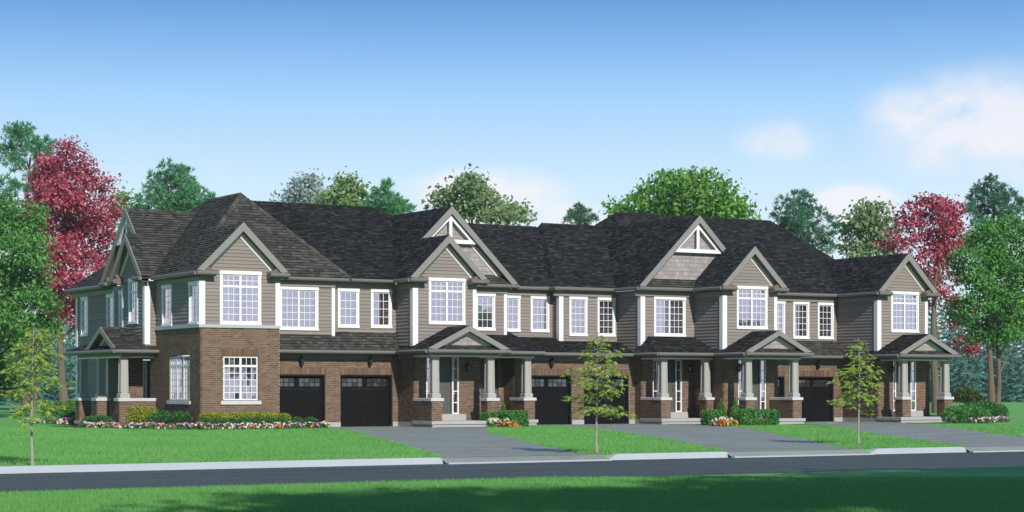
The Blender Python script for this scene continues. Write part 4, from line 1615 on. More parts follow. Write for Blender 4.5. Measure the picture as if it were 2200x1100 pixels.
pier(u, XQ, XQ + .53, YQ, YQ + .5, .256, 1.06)
pier(u, XQ + .001, XQ + .29, YQ + .505, -.01, .256, 1.06, over=.02)
column(u, FRONT, XQ + .27, YQ + .26, 1.18, 2.85)
beam(u, FRONT, 8.52, XQ + .55, YQ + .1, YQ + .38)
ceiling(u, 8.62, XC + .4, YQ + .1, YD)

# ---------------------------------------------------------------- D
u = U['D']
Y4 = 1.4
X4 = 17.2
YG = -.45
wd = [win_px(Y4, 1222.2, 1260.8, 636.5, 722), win_px(Y4, 1282.7, 1321, 638.2, 722.8)]
profile_wall(u, FRONT, Y4, rect_prof(XCD, X4), 3.5, FZ1, [(w[0] + .02, w[1] - .02, w[2] + .02, w[3] - .02) for w in wd])
window(u, FRONT, Y4, *wd[0], groups=(3,), rows=5)
window(u, FRONT, Y4, *wd[1], groups=(3,), rows=5, cover=('full', .0, 'blind'))
profile_wall(u, LEFT, XCD, rect_prof(-YC, -Y4), 3.5, FZ1)
frieze(u, LEFT, -YC, -Y4 + .02, XCD, FZ0, FZ1)
corner_post(u, FRONT, XCD, XCD + .17, Y4, 3.62, FZ0, ret=.17)
upper_eave(u, XCD - .36, 16.9, Y4, 1.11)
frieze(u, FRONT, 16.8, X4, Y4, FZ0, FZ1)
gutter_run(u, [(XCD - .38, 1.02), (XCD - .38, 1.6)], ZE)
mb = MB()
mb.box(FRONT, XCD - .36, XCD + .02, 1.1, 1.95, FZ1 - .02, FZ1 + .01)
u.part('soffit', mb, M['soffit'])
hD = 3.28
cD = 16.87 + hD
zb_ = ZE + hD * SL
xl = 16.87
# roofs
XR = fx(1163, 7.0)
roof_plane(u, [(XCD - .34, 1.05, 6.03), (17.5, 1.05, 6.03), (20.3, 7.0, 9.354), (XR, 7.0, 9.354)], dk)
roof_plane(u, [(XCD - .34, 1.05, 6.03), (XR, 7.0, 9.354), (XCD - .34, 8.5, 6.03)], dk)
ridge_cap(u, (XCD - .34, 1.05, 6.03), (XR, 7.0, 9.354), dk, w=.1)
ridge_cap(u, (XR, 7.0, 9.354), (20.2, 7.0, 9.354), dk)
XH = 20.93
ZH = 10.06
roof_plane(u, [(xl, YG - .35, ZE), (cD, YG - .35, zb_), (cD, 8.4, zb_), (xl, 12.0, ZE)], dk)
roof_plane(u, [(cD, 5.62, zb_), (XH, 7.0, ZH), (cD, 8.4, zb_)], dk)
ridge_cap(u, (cD, YG - .35, zb_), (cD, 5.7, zb_), dk)
# right slope, shared down to the neighbour's gable
XE_r = cD + hD
hE = 1.81
cE = XE_r - hE
zE_ = ZE + hE * SL
roof_plane(u, [(cE, YG - .35, zE_), (cD, YG - .35, zb_), (cD, 6.2, zb_), (cE, 6.2, zE_)], dk)
gable(u, FRONT, cD, hD, YG - .35, YG, ZE, SL, from_r=hE + .02, returns=False)
truss(u, FRONT, cD, hD, YG - .15, ZE, SL, hz(1404, 540.5, YG - .15) + .05)
shake_wall(u, FRONT, YG, gable_prof(cD, hD, ZE, SL, X4, 22.0), ZE + .36, zb_ - .35)
roof_plane(u, [(xl + .2, YG - .35, ZE), (20.3, YG - .35, ZE), (20.3, YG, ZE + .40), (xl + .62, YG, ZE + .40)], br, name='pent_roof', thick=.03)
# walls under the gable
wg = win_px(YG, 1404.2, 1471.8, 636.2, 722.4)
XE0 = 20.12
profile_wall(u, FRONT, YG, rect_prof(X4, XE0), 3.3, FZ1, [(wg[0] + .02, wg[1] - .02, wg[2] + .02, wg[3] - .02)])
window(u, FRONT, YG, *wg, groups=(3, 3), rows=5, cover=('full', .0))
profile_wall(u, LEFT, X4, rect_prof(-Y4, -YG), 3.05, FZ1)
frieze(u, LEFT, -Y4, -YG + .02, X4, FZ0, FZ1)
upper_eave(u, xl - .02, 19.9, YG, YG - .35)
frieze(u, FRONT, 19.85, XE0, YG, FZ0, FZ1)
corner_post(u, FRONT, X4, X4 + .19, YG, 3.45, FZ0, ret=.19)
gutter_run(u, [(xl - .04, YG - .36), (xl - .04, 1.05)], ZE)
mb = MB()
mb.box(FRONT, xl + .03, X4, YG - .3, 1.4, FZ1 - .02, FZ1 + .01)
u.part('soffit', mb, M['soffit'])
# skirt roof and garage
roof_plane(u, [(14.28, -.5, 3.12), (xl, -.5, 3.12), (X4, 1.45, 3.12 + 1.95 * .29), (14.28, 1.45, 3.12 + 1.95 * .29)], dk, name='skirt_roof')
lower_eave(u, 14.2, 16.72, -.5, 0)
brick_wall(u, FRONT, 0, 14.17, X4, .2, 2.97, [(14.48, 16.87, 0, 2.13), (14.48, 16.87, 2.13, 2.40)])
soldiers(u, FRONT, 0, 14.43, 16.92, 2.13, 2.40)
garage_door(u, 14.48, 16.87)
foundation(u, 14.17, 14.48, 0)
foundation(u, 16.87, X4, 0)
# porch
YP = -1.98
brick_wall(u, LEFT, X4, 0, -YG, .2, 3.0)
foundation(u, 0, -YG, X4, .2, LEFT)
dd = (fx(1416.5, YG), fx(1452.3, YG))
sl0, sl1 = fx(1403, YG), fx(1465.3, YG)
brick_wall(u, FRONT, YG, X4, XE0, .2, 3.0, [(sl0, sl1, .3, 2.85)])
sidelight(u, FRONT, YG + .06, sl0, dd[0] - .01, .52, 2.85)
front_door(u, FRONT, YG + .08, dd[0], dd[1], .52, 2.85)
sidelight(u, FRONT, YG + .06, dd[1] + .01, sl1, .52, 2.85)
door_step(u, dd[0] - .35, dd[1] + .4, YG - .35, YG + .1, .256, .52)
lantern(u, FRONT, fx(1479, YG), YG, hz(1479, 797, YG))
porch_slab(u, X4, 20.1, YP - .06, YG)
pier(u, X4, X4 + .51, YP, YP + .49, .256, 1.06)
pier(u, X4 + .001, X4 + .29, YP + .495, YG - .005, .256, 1.06, over=.02)
pier(u, 19.66, 20.02, YP, YP + .49, .256, 1.06)
column(u, FRONT, X4 + .26, YP + .25, 1.18, 2.85)
column(u, FRONT, 19.78, YP + .25, 1.18, 2.85)
beam(u, FRONT, X4 + .03, 20.10, YP + .1, YP + .38)
beam(u, LEFT, 0, -(YP + .381), X4 + .02, X4 + .3)
ceiling(u, X4 + .02, 20.1, YP + .1, YG)
yr = YP - .3
roof_plane(u, [(xl - .01, yr, ZL), (20.5, yr, ZL), (20.5, YG, ZL + .74), (17.6, YG, ZL + .74)], dk, name='porch_roof')
roof_plane(u, [(xl - .01, yr, ZL), (17.6, YG, ZL + .74), (17.6, -.3, ZL + .74), (xl - .01, -.3, ZL)], dk, name='porch_roof')
ridge_cap(u, (xl, yr, ZL), (17.6, YG, ZL + .74), dk, w=.09)
gutter_run(u, [(xl - .05, yr - .03), (19.75, yr - .03)], ZL, .08)
gutter_run(u, [(xl - .06, yr - .03), (xl - .06, -.5)], ZL, .08)
mb = MB()
mb.box(FRONT, xl + .03, 19.8, yr + .03, YP + .2, ZL - .19, ZL - .16)
mb.box(FRONT, xl + .03, 19.8, yr + .0, yr + .03, ZL - .18, ZL - .02)
mb.box(FRONT, xl, X4, yr + .2, -.4, ZL - .191, ZL - .161)
u.part('soffit', mb, M['soffit'])

# ---------------------------------------------------------------- E
u = U['E']
YE = -2.55
XE1 = 23.12
ew = win_px(YE, 1581.8, 1647.6, 613.6, 706.6)
gable_block(u, XE0, XE1, YE, YG, cE, hE, 3.2, 3.05, ew, dk, ridge_back=YG - .02, l_back=YG - .4, right_rect=False, cover=('right', .0))
roof_plane(u, [(XE_r, YE - .35, ZE), (cE, YE - .35, zE_), (cE, 3.6, zE_), (XE_r, 3.6, ZE)], dk)
gutter_run(u, [(XE_r + .04, YE - .35), (XE_r + .04, .05)], ZE)
Y5 = .4
XF0, XF1, YFf = 29.15, 32.22, -2.45
we = [(fx(1685.5, Y5) - .965, fx(1685.5, Y5), 3.92, 5.655), win_px(Y5, 1703, 1737.3, 647.2, 727.8), win_px(Y5, 1756, 1789.8, 649.2, 728.8)]
profile_wall(u, FRONT, Y5, rect_prof(XE1 - .2, XF0), 3.6, FZ1, [(w[0] + .02, w[1] - .02, w[2] + .02, w[3] - .02) for w in we])
for w, cv in zip(we, (None, ('right', .0, 'blind'), ('full', .0, 'blind'))):
    window(u, FRONT, Y5, *w, groups=(3,), rows=5, cover=cv)
upper_eave(u, XE_r - .05, 28.85, Y5, .11)
frieze(u, FRONT, 28.8, XF0, Y5, FZ0, FZ1)
xr_ = fx(1789, 3.2)
XT = fx(1655, 7.0)
roof_plane(u, [(17.0, .05, 6.03), (32.5, .05, 6.03), (XT, 7.0, ZH), (XH, 7.0, ZH)], dk)
roof_plane(u, [(32.5, .05, 6.03), (XT, 7.0, ZH), (32.5, 13.0, 6.03)], dk)
ridge_cap(u, (XH, 7.0, ZH), (XT, 7.0, ZH), dk)
ridge_cap(u, (XT, 7.0, ZH), (32.5, .05, 6.03), dk)
ridge_cap(u, (cD, 5.62, zb_), (XH, 7.0, ZH), dk)
roof_plane(u, [(22.9, -.5, 3.12), (XF0, -.5, 3.12), (XF0, .42, 3.84), (22.9, .42, 3.84)], br, name='skirt_roof')
lower_eave(u, 22.9, XF0, -.5, 0)
brick_wall(u, FRONT, 0, 23.1, XF0, .2, 2.97, [(26.22, 28.61, 0, 2.13), (26.22, 28.61, 2.13, 2.40), (23.2, fx(1686, 0), 0, 2.13), (23.2, fx(1686, 0), 2.13, 2.40)])
soldiers(u, FRONT, 0, 26.17, 28.66, 2.13, 2.40)
soldiers(u, FRONT, 0, 23.2, fx(1686, 0), 2.13, 2.40)
garage_door(u, 26.22, 28.61)
garage_door(u, 23.2, fx(1686, 0))
foundation(u, 28.61, XF0, 0)
foundation(u, fx(1686, 0), 26.22, 0)
lantern(u, FRONT, fx(1754.5, 0), 0, hz(1754.5, 788, 0))
YP = -4.195
brick_wall(u, LEFT, XE0, -YG, -YE, .2, 3.0)
s0, e0, e1, s1 = fx(1586, YE), fx(1598, YE), fx(1634, YE), fx(1646.3, YE)
brick_wall(u, FRONT, YE, XE0, 23.2, .2, 3.0, [(s0, s1, .3, 2.85)])
sidelight(u, FRONT, YE + .06, s0, e0 - .01, .52, 2.85)
front_door(u, FRONT, YE + .08, e0, e1, .52, 2.85)
sidelight(u, FRONT, YE + .06, e1 + .01, s1, .52, 2.85)
door_step(u, e0 - .35, e1 + .4, YE - .35, YE + .1, .256, .52)
lantern(u, FRONT, fx(1588.5, YE) - .12, YE, hz(1588.5, 795, YE))
porch_slab(u, XE0, 23.3, YP - .06, YE)
pier(u, XE0, XE0 + .51, YP, YP + .49, .256, 1.06)
pier(u, 22.71, 23.21, YP, YP + .5, .256, 1.06)
pier(u, 22.712, 23.0, YP + .505, YE - .01, .256, 1.06, over=.02)
column(u, FRONT, XE0 + .26, YP + .25, 1.18, 2.85)
column(u, FRONT, 22.96, YP + .25, 1.18, 2.85)
beam(u, FRONT, XE0 + .03, 23.25, YP + .1, YP + .38)
beam(u, LEFT, -YG, -(YP + .381), XE0 + .02, XE0 + .3)
ceiling(u, XE0 + .02, 23.3, YP + .1, YE)
cP, hP = 21.7, 1.84
porch_gable(u, cP, hP, YP - .3, YP + .02, ZL, 4.07, YE + .02, dk)
roof_plane(u, [(cP - hP, YE - .2, ZL), (cP - hP, -1.6, ZL), (XE0 + .01, -1.6, ZL + .17), (XE0 + .01, YE - .2, ZL + .17)], dk)
gutter_run(u, [(cP - hP - .05, YP - .3), (cP - hP - .05, -2.2)], ZL, .08)
frieze(u, LEFT, -YG + .4, -YE, XE0, ZL - .38, ZL - .18, mat='fascia')

# ---------------------------------------------------------------- F
u = U['F']
cF, hF = 30.75, 1.83
fw = win_px(YFf, 1913.3, 1972.4, 625.5, 713.9)
gable_block(u, XF0, XF1, YFf, .4, cF, hF, 3.2, 3.05, fw, dk, ridge_back=3.4, l_back=-.1, cover=('full', .0))
YP = -4.0
brick_wall(u, LEFT, XF0, 0, -YFf, .2, 3.0)
foundation(u, 0, -YFf, XF0, .2, LEFT)
s0, e0, e1, s1 = fx(1919, YFf), fx(1926.5, YFf), fx(1957, YFf), fx(1969, YFf)
brick_wall(u, FRONT, YFf, XF0, 32.39, .2, 3.0, [(s0, s1, .3, 2.85)])
sidelight(u, FRONT, YFf + .06, s0, e0 - .01, .52, 2.85)
front_door(u, FRONT, YFf + .08, e0, e1, .52, 2.85, handle=-1)
sidelight(u, FRONT, YFf + .06, e1 + .01, s1, .52, 2.85)
door_step(u, e0 - .2, e1 + .45, YFf - .35, YFf + .1, .256, .52)
lantern(u, FRONT, fx(1917, YFf) - .15, YFf, hz(1917, 798, YFf))
porch_slab(u, XF0, 32.6, YP - .06, YFf)
XF2 = fx(1939, YP)
pier(u, XF2, XF2 + .51, YP, YP + .49, .256, 1.06)
pier(u, 31.87, 32.37, YP, YP + .5, .256, 1.06)
column(u, FRONT, XF2 + .26, YP + .25, 1.18, 2.85)
column(u, FRONT, 32.12, YP + .25, 1.18, 2.85)
beam(u, FRONT, XF2 + .03, 32.42, YP + .1, YP + .38)
beam(u, LEFT, -YFf, -(YP + .381), XF2 + .02, XF2 + .3)
ceiling(u, XF2 + .02, 32.45, YP + .1, YFf)
cP, hP = 30.64, 1.84
porch_gable(u, cP, hP, YP - .3, YP + .02, ZL, 4.05, YFf + .02, dk)
roof_plane(u, [(cP - hP, YFf - .2, ZL), (cP - hP, -.4, ZL), (XF0 + .01, -.4, ZL + .17), (XF0 + .01, YFf - .2, ZL + .17)], dk)
gutter_run(u, [(cP - hP - .05, YP - .3), (cP - hP - .05, -.5)], ZL, .08)
frieze(u, LEFT, .03, -YFf, XF0, ZL - .38, ZL - .18, mat='fascia')
mb = MB()
mb.box(FRONT, cP - hP, XF0, YP, -.45, ZL - .19, ZL - .16)
u.part('soffit', mb, M['soffit'])
# right end and rear walls close the row (never seen from the street)
mb = MB()
mb.box(FRONT, 32.2, 32.3, YFf, 13.5, 0, 6.0)
mb.box(FRONT, 14, 32.2, 13.4, 13.5, 0, 6.0)
u.part('end_wall', mb, M['siding'])

for k in U:
    finish_pieces(U[k])
# ================================================================== GROUND
def sheet(name, pts, z, mat, thick=0.0, kind='structure'):
    mb = MB()
    p3 = [(x, y, z) for x, y in pts]
    ar = sum(pts[i][0] * pts[(i + 1) % len(pts)][1] - pts[(i + 1) % len(pts)][0] * pts[i][1] for i in range(len(pts)))
    if ar < 0:
        p3.reverse()
    if thick:
        mb.slab(p3, thick)
    else:
        mb.add(p3, [tuple(range(len(p3)))])
    o = obj(name, mb.mesh(name, mat))
    tag(o, kind=kind)
    return o


YK0, YR, ZR = -33.9, -43.95, -.125
BIG = 480
sheet('lawn', [(-BIG, YK0 + .17), (BIG, YK0 + .17), (BIG, 640), (-BIG, 640)], 0.0, M['lawn'], thick=.4)
sheet('near_lawn', [(-BIG, -150), (BIG, -150), (BIG, YR), (-BIG, YR)], 0.0, M['lawn'], thick=.4)
sheet('road', [(-BIG, YK0 + .5), (-BIG, YR - .3), (BIG, YR - .3), (BIG, YK0 + .5)], ZR, M['road'])


def K(px):
    return fx(px, YK0)


drives = [
    [(-.45, -.02), (5.1, -.02), (5.3, -1.4), (5.3, -3.1), (7.6, -3.15), (7.2, -4.0), (2.44, -12.2), (-3.92, -25.6), (K(1262), YK0 + .1), (K(966), YK0 + .1), (-8.19, -26.1),
     (-3.58, -15.0), (.2, -6.0), (.6, -3.6), (.3, -2.7), (-.3, -2.3), (-.7, -1.7)],
    [(11.4, -.02), (16.9, -.02), (17.2, -.5), (17.2, -2.1), (19.2, -2.2), (18.6, -3.2), (15.3, -10.3), (7.68, -22.5), (K(1838), YK0 + .1), (K(1574), YK0 + .1), (1.45, -24.8), (8.0, -11.8), (10.9, -5.3), (11.35, -2.5)],
    [(26.1, -.02), (28.7, -.02), (29.1, -2.4), (29.1, -4.15), (27.6, -6.6), (21.9, -15.35), (16.56, -22.5), (K(2340), YK0 + .1), (K(2086), YK0 + .1), (11.54, -22.6), (20.83, -9.1), (24.5, -3.2), (26.0, -1.4)],
]
for d in drives:
    sheet('driveway', d, 0.010, M['drive'])


def kerb(t0, t1, b0, b1):
    """raised kerb with a battered face; it drops to road level at its ends (top t0..t1, foot b0..b1)"""
    mb = MB()
    z = .018
    mb.hexa([(b0, YK0 - .04, ZR - .1), (b1, YK0 - .04, ZR - .1), (b1, YK0 + .18, ZR - .1), (b0, YK0 + .18, ZR - .1),
             (t0, YK0, z), (t1, YK0, z), (t1, YK0 + .18, z), (t0, YK0 + .18, z)])
    tag(obj('kerb', mb.mesh('kerb', M['kerb'])), kind='structure')


kerb(-BIG, K(944), -BIG, K(975))
kerb(K(1326), K(1559), K(1285), K(1589))
kerb(K(1887), K(2068), K(1846), K(2101))
kerb(K(2365), BIG, K(2335), BIG)
for (p0, p1) in ((950, 1300), (1562, 1862), (2074, 2345)):
    mb = MB()
    x0, x1 = K(p0), K(p1)
    mb.add([(x0, YK0 + .12, .011), (x1, YK0 + .12, .011), (x1, YK0 - .16, ZR + .035), (x0, YK0 - .16, ZR + .035)], [(0, 3, 2, 1)])
    tag(obj('driveway_ramp', mb.mesh('driveway_ramp', M['drive'])), kind='structure')
    mb = MB()
    mb.box(FRONT, x0, x1, YK0 - .30, YK0 - .16, ZR - .05, ZR + .035)
    tag(obj('dropped_kerb', mb.mesh('dropped_kerb', M['kerb'])), kind='structure')
# walks in front of the porches
sheet('walk', [(5.3, -3.0), (9.0, -3.0), (8.6, -3.55), (7.3, -3.75), (5.3, -3.75)], .02, M['conc'])
sheet('walk', [(8.98, -1.3), (11.35, -1.3), (11.4, -1.9), (9.0, -2.0)], .02, M['conc'])
sheet('walk', [(17.2, -2.1), (20.1, -2.1), (19.9, -2.8), (17.2, -2.85)], .02, M['conc'])
sheet('walk', [(22.2, -4.3), (24.6, -4.3), (26.4, -2.2), (25.0, -5.2), (22.2, -5.3)], .02, M['conc'])
sheet('walk', [(29.15, -4.1), (32.7, -4.1), (32.0, -5.6), (29.6, -6.6), (28.2, -6.2)], .02, M['conc'])
sheet('walk', [gp(128, 917), gp(175, 915.5), gp(230, 920), gp(292, 924.5), gp(270, 926), gp(200, 922.5), gp(130, 919)], .02, M['conc'])


# ================================================================== PLANTS
def quads_mesh(name, V, mat):
    """V: (n,4,3) array of leaf quads"""
    n = len(V)
    me = bpy.data.meshes.new(name)
    me.vertices.add(n * 4)
    me.vertices.foreach_set('co', V.reshape(-1).astype(np.float32))
    me.loops.add(n * 4)
    me.loops.foreach_set('vertex_index', np.arange(n * 4, dtype=np.int32))
    me.polygons.add(n)
    me.polygons.foreach_set('loop_start', np.arange(0, n * 4, 4, dtype=np.int32))
    me.update(calc_edges=True)
    me.materials.append(mat)
    return me


def unit(v):
    return v / np.maximum(np.linalg.norm(v, axis=1, keepdims=True), 1e-6)


def leaf_quads(C, L, aspect=0.6, axis=None, nrm=None, jitter=1.0, fold=0.0):
    """diamond leaves at C with length L along axis"""
    n = len(C)
    L = np.broadcast_to(np.asarray(L, float), (n,))[:, None]
    ax = rng.normal(size=(n, 3)) * jitter
    if axis is not None:
        ax = ax + axis
    ax = unit(ax)
    nm = rng.normal(size=(n, 3)) * jitter
    if nrm is not None:
        nm = nm + nrm
    w = unit(np.cross(ax, nm))
    h = unit(np.cross(w, ax))
    W_ = L * aspect * .5
    b = C - ax * L * .5
    t = C + ax * L * .5
    m = C - ax * L * .05
    return np.stack([b, m + w * W_ + h * L * fold, t, m - w * W_ + h * L * fold], axis=1)


def lobe_points(c, r, n, shell=0.55):
    d = unit(rng.normal(size=(n, 3)))
    rad = r * (shell + (1 - shell) * rng.random((n, 1)) ** 0.7) * (0.85 + 0.3 * rng.random((n, 1)))
    return c + d * rad * np.array([1, 1, 0.85]), d


def crown_leaves(lobes, leaf, cover=2.6, sprays=True, aspect=0.65):
    out = []
    for (c, r) in lobes:
        c = np.array(c)
        n_leaf = int(1.35 * cover * math.pi * r * r * 2 / (leaf * leaf * aspect))
        n_sp = max(6, int(n_leaf / 22))
        P, D = lobe_points(c, r * 0.95, n_sp, 0.35)
        out_ = rng.random(n_sp) < .16
        P[out_] = c + (P[out_] - c) * (1.1 + .3 * rng.random((out_.sum(), 1)))
        k = np.repeat(np.arange(n_sp), 22)
        sp = max(leaf * 1.4, r * 0.16)
        pts = P[k] + rng.normal(size=(len(k), 3)) * sp * np.array([1, 1, .62])
        nrm = D[k] * .9 + np.array([-.1, -.75, .6])
        ax = D[k] * .7 + np.array([0, 0, -.35])
        out.append(leaf_quads(pts, leaf * (0.7 + .6 * rng.random(len(k))), aspect, ax, nrm, .8, .08))
    return np.concatenate(out)


def needle_leaves(lobes, leaf, cover=3.0):
    """tufts of needles in flattened, up-swept pads"""
    out = []
    leaf = leaf * .62
    for (c, r) in lobes:
        c = np.array(c)
        n_sp = max(14, int(cover * 36 * (r / leaf) ** 2 / 14))
        d = unit(rng.normal(size=(n_sp, 3)))
        P = c + d * r * (0.3 + .7 * rng.random((n_sp, 1))) * np.array([1, 1, .68])
        k = np.repeat(np.arange(n_sp), 14)
        dirs = unit(rng.normal(size=(len(k), 3)) * .8 + d[k] * .7 + np.array([0, 0, .7]))
        ln = leaf * (0.7 + .6 * rng.random(len(k)))
        pts = P[k] + dirs * ln[:, None] * .5
        out.append(leaf_quads(pts, ln, 0.16, dirs, None, .05))
    return np.concatenate(out)


def wood(base, top, r0, lobes, bend=.3, limbs=True, r_top=.25, n=9):
    """tapered, slightly crooked trunk with a limb to every leaf mass"""
    mb = MB()
    b, t = Vector(base), Vector(top)
    path, rad = [], []
    H = (t - b).length
    ph = random.random() * 6
    for i in range(n + 1):
        s = i / n
        w = bend * math.sin(s * math.pi * 1.3) * (1 if i else 0)
        path.append(tuple(b.lerp(t, s) + Vector((math.cos(ph) * w, math.sin(ph) * w, 0))))
        fl = 1 + .55 * math.exp(-s * 14)
        rad.append(r0 * fl * (1 - (1 - r_top) * s))
    mb.tube(path, rad, 10)
    if limbs:
        for (c, r) in lobes:
            c = Vector(c)
            zt = max(b.z + H * .22, min(t.z - H * .05, c.z - (Vector((c.x, c.y, 0)) - Vector((t.x, t.y, 0))).length * .75 - r * .3))
            s = (zt - b.z) / max(H, .01)
            i = min(n - 1, max(0, int(s * n)))
            p0 = Vector(path[i]).lerp(Vector(path[i + 1]), s * n - i)
            rr = r0 * (1 - (1 - r_top) * s) * .42
            q = p0.lerp(c, .5) + Vector((random.uniform(-.1, .1), random.uniform(-.1, .1), .12)) * (c - p0).length * .6
            mb.tube([tuple(p0), tuple(p0.lerp(q, .5) + Vector((0, 0, -.02))), tuple(q), tuple(q.lerp(c, .6)), tuple(c + Vector((0, 0, r * .35)))], [rr, rr * .8, rr * .6, rr * .4, rr * .12], 6)
    return mb


def to_world(px, py, d):
    x, y = at_depth(px, d)
    return (x, y, EYE - (py - 835) / F_PX * d)


def tree(name, label, d, trunk_px, lobes_px, leaf, mat, bark='bark', top_py=None, r0=.3, style='broad', cover=2.6, group=None, cat='tree', spread=.55, base_z=0.0,
         lean=0, aspect=.65):
    bx, by = at_depth(trunk_px, d)
    root = bpy.data.objects.new(name, None)
    root.location = (bx, by, base_z)
    COL.objects.link(root)
    tag(root, label, cat, group)
    ax = Vector((bx, by, 0))
    w = (max(p[0] for p in lobes_px) - min(p[0] for p in lobes_px)) / 2 * d / F_PX
    lob = []
    for (px, py, r) in lobes_px:
        rr = r * d / F_PX
        lat = abs(px - trunk_px) * d / F_PX
        room = math.sqrt(max(0.0, (w * spread + rr) ** 2 - (lat * .6) ** 2)) if w > 0 else rr
        dd = random.uniform(-1, 1) * max(room - rr * .3, rr * .3)
        lob.append((to_world(px, py, d + dd), rr * (1 + dd / d)))
    extra = []
    for (c, r) in lob[::2]:            # fill the far side so the crown is round from elsewhere too
        dx, dy = c[0] - bx, c[1] - by
        extra.append(((bx - dx * .5 + random.uniform(-.5, .5) * r, by - dy * .9, c[2] + random.uniform(-.6, .2) * r), r * .85))
    lob += extra
    tz = (EYE - (top_py - 835) / F_PX * d) if top_py else max(c[2] for c, r in lob)
    if style != 'broad':
        zs2 = sorted(c[2] for c, r in lob)
        tz = zs2[len(zs2) * 2 // 3]
    tx, ty = at_depth(trunk_px + lean, d)
    off = (bx, by, base_z)
    mb = wood((bx, by, base_z - .1), (tx, ty, tz), r0, lob, bend=.12 + r0 * .8)
    obj('trunk', mb.mesh('trunk', M[bark], off), root)
    V = crown_leaves(lob, leaf, cover, aspect=aspect) if style == 'broad' else needle_leaves(lob, leaf, cover)
    V = V - np.array(off)
    V = V[V[:, :, 2].min(axis=1) > 0.02 - base_z]
    obj('crown', quads_mesh('crown', V, mat), root)
    return root


def spruce(label, px, d, h, r, mat, group, base=0.3):
    bx, by = at_depth(px, d)
    root = bpy.data.objects.new('spruce_tree', None)
    root.location = (bx, by, 0)
    COL.objects.link(root)
    tag(root, label, 'tree', group)
    mb = MB()
    mb.tube([(0, 0, -.1), (0, 0, h * .5), (0, 0, h)], [h * .016, h * .01, .01], 8)
    obj('trunk', mb.mesh('trunk', M['bark']), root)
    out = []
    nt_ = int(h * 1.6)
    for i in range(nt_):
        s = i / nt_
        z = base + (h - base) * s
        R = r * (1 - s) ** .85 * random.uniform(.8, 1.12) + .1
        nb = max(5, int(11 * (1 - s) + 4))
        for k in range(nb):
            a = 2 * math.pi * (k + random.random() * .7) / nb
            rr = R * random.uniform(.75, 1.1)
            m = max(8, int(rr * 20))
            t = np.sqrt(rng.random(m))
            wd = (rng.random(m) - .5) * rr * .5 * (1.15 - t)
            x = np.cos(a) * rr * t - np.sin(a) * wd
            y = np.sin(a) * rr * t + np.cos(a) * wd
            zz = z - rr * .42 * t ** 1.2 + .12 * rr * t ** 3 + rng.normal(size=m) * .06
            P = np.stack([x, y, zz], 1)
            axd = np.stack([np.cos(a) + -np.sin(a) * np.sign(wd) * .7, np.sin(a) + np.cos(a) * np.sign(wd) * .7, -np.ones(m) * .45], 1)
            out.append(leaf_quads(P, .42 * (.7 + .6 * rng.random(m)), .3, axd, np.array([0, 0, 1.0]), .35))
    obj('crown', quads_mesh('crown', np.concatenate(out), mat), root)
    return root


L_ = {}
L_['green'] = leafy('leaves_green', [(0, (0.030, 0.119, 0.019)), (.4, (0.087, 0.248, 0.047)), (.75, (0.162, 0.392, 0.089)), (1, (0.335, 0.617, 0.226))], trans=.45)
L_['green_cool'] = leafy('leaves_cool_green', [(0, (0.03, 0.1, 0.03)), (.5, (0.06, 0.17, 0.05)), (1, (0.13, 0.28, 0.10))])
L_['bright'] = leafy('leaves_bright_green', [(0, (0.056, 0.159, 0.025)), (.4, (0.122, 0.288, 0.044)), (.8, (0.224, 0.437, 0.081)), (1, (0.355, 0.576, 0.188))], trans=.45)
L_['yellowgreen'] = leafy('leaves_yellow_green', [(0, (0.115, 0.200, 0.059)), (.5, (0.207, 0.325, 0.099)), (1, (0.345, 0.475, 0.184))], trans=.45)
L_['pale'] = leafy('leaves_pale_green', [(0, (0.12, 0.19, 0.075)), (.5, (0.21, 0.305, 0.125)), (1, (0.36, 0.43, 0.22))], trans=.45)
L_['grey'] = leafy('leaves_hazed_grey', [(0, (0.240, 0.312, 0.300)), (.5, (0.348, 0.420, 0.388)), (1, (0.480, 0.540, 0.488))], trans=.45)  # haze of distance mixed into the leaf colour
L_['red'] = leafy('leaves_red_maple', [(0, (0.143, 0.012, 0.026)), (.4, (0.389, 0.039, 0.081)), (.72, (0.622, 0.157, 0.204)), (1, (0.800, 0.632, 0.617))], trans=.45)
L_['pine'] = leafy('needles_pine', [(0, (0.042, 0.171, 0.068)), (.5, (0.084, 0.275, 0.111)), (1, (0.167, 0.417, 0.178))], trans=.25)
L_['pine_hazy'] = leafy('needles_hazed_pine', [(0, (0.040, 0.142, 0.081)), (.5, (0.068, 0.204, 0.119)), (1, (0.128, 0.294, 0.178))], trans=.25)  # bluish tint is distance haze put into the needle colour
L_['spruce'] = leafy('needles_hazed_spruce', [(0, (0.056, 0.184, 0.145)), (.5, (0.099, 0.259, 0.202)), (1, (0.206, 0.402, 0.310))], trans=.2, clump=.5, cscale=.5)  # teal mist of the far wood painted into the needles
L_['sapling'] = leafy('leaves_sapling', [(0, (0.105, 0.210, 0.020)), (.35, (0.231, 0.378, 0.045)), (.7, (0.441, 0.546, 0.100)), (1, (0.693, 0.714, 0.260))], trans=.5, cscale=2.5)
L_['hedge'] = leafy('leaves_hedge', [(0, (0.039, 0.150, 0.029)), (.5, (0.078, 0.250, 0.052)), (1, (0.169, 0.400, 0.104))], cscale=4)
L_['hedge_dark'] = leafy('leaves_dark_shrub', [(0, (0.023, 0.100, 0.021)), (.5, (0.047, 0.169, 0.039)), (1, (0.117, 0.300, 0.078))], cscale=4)
L_['golden'] = leafy('leaves_golden', [(0, (0.14, 0.20, 0.015)), (.5, (0.28, 0.35, 0.025)), (1, (0.45, 0.48, 0.06))], cscale=4)
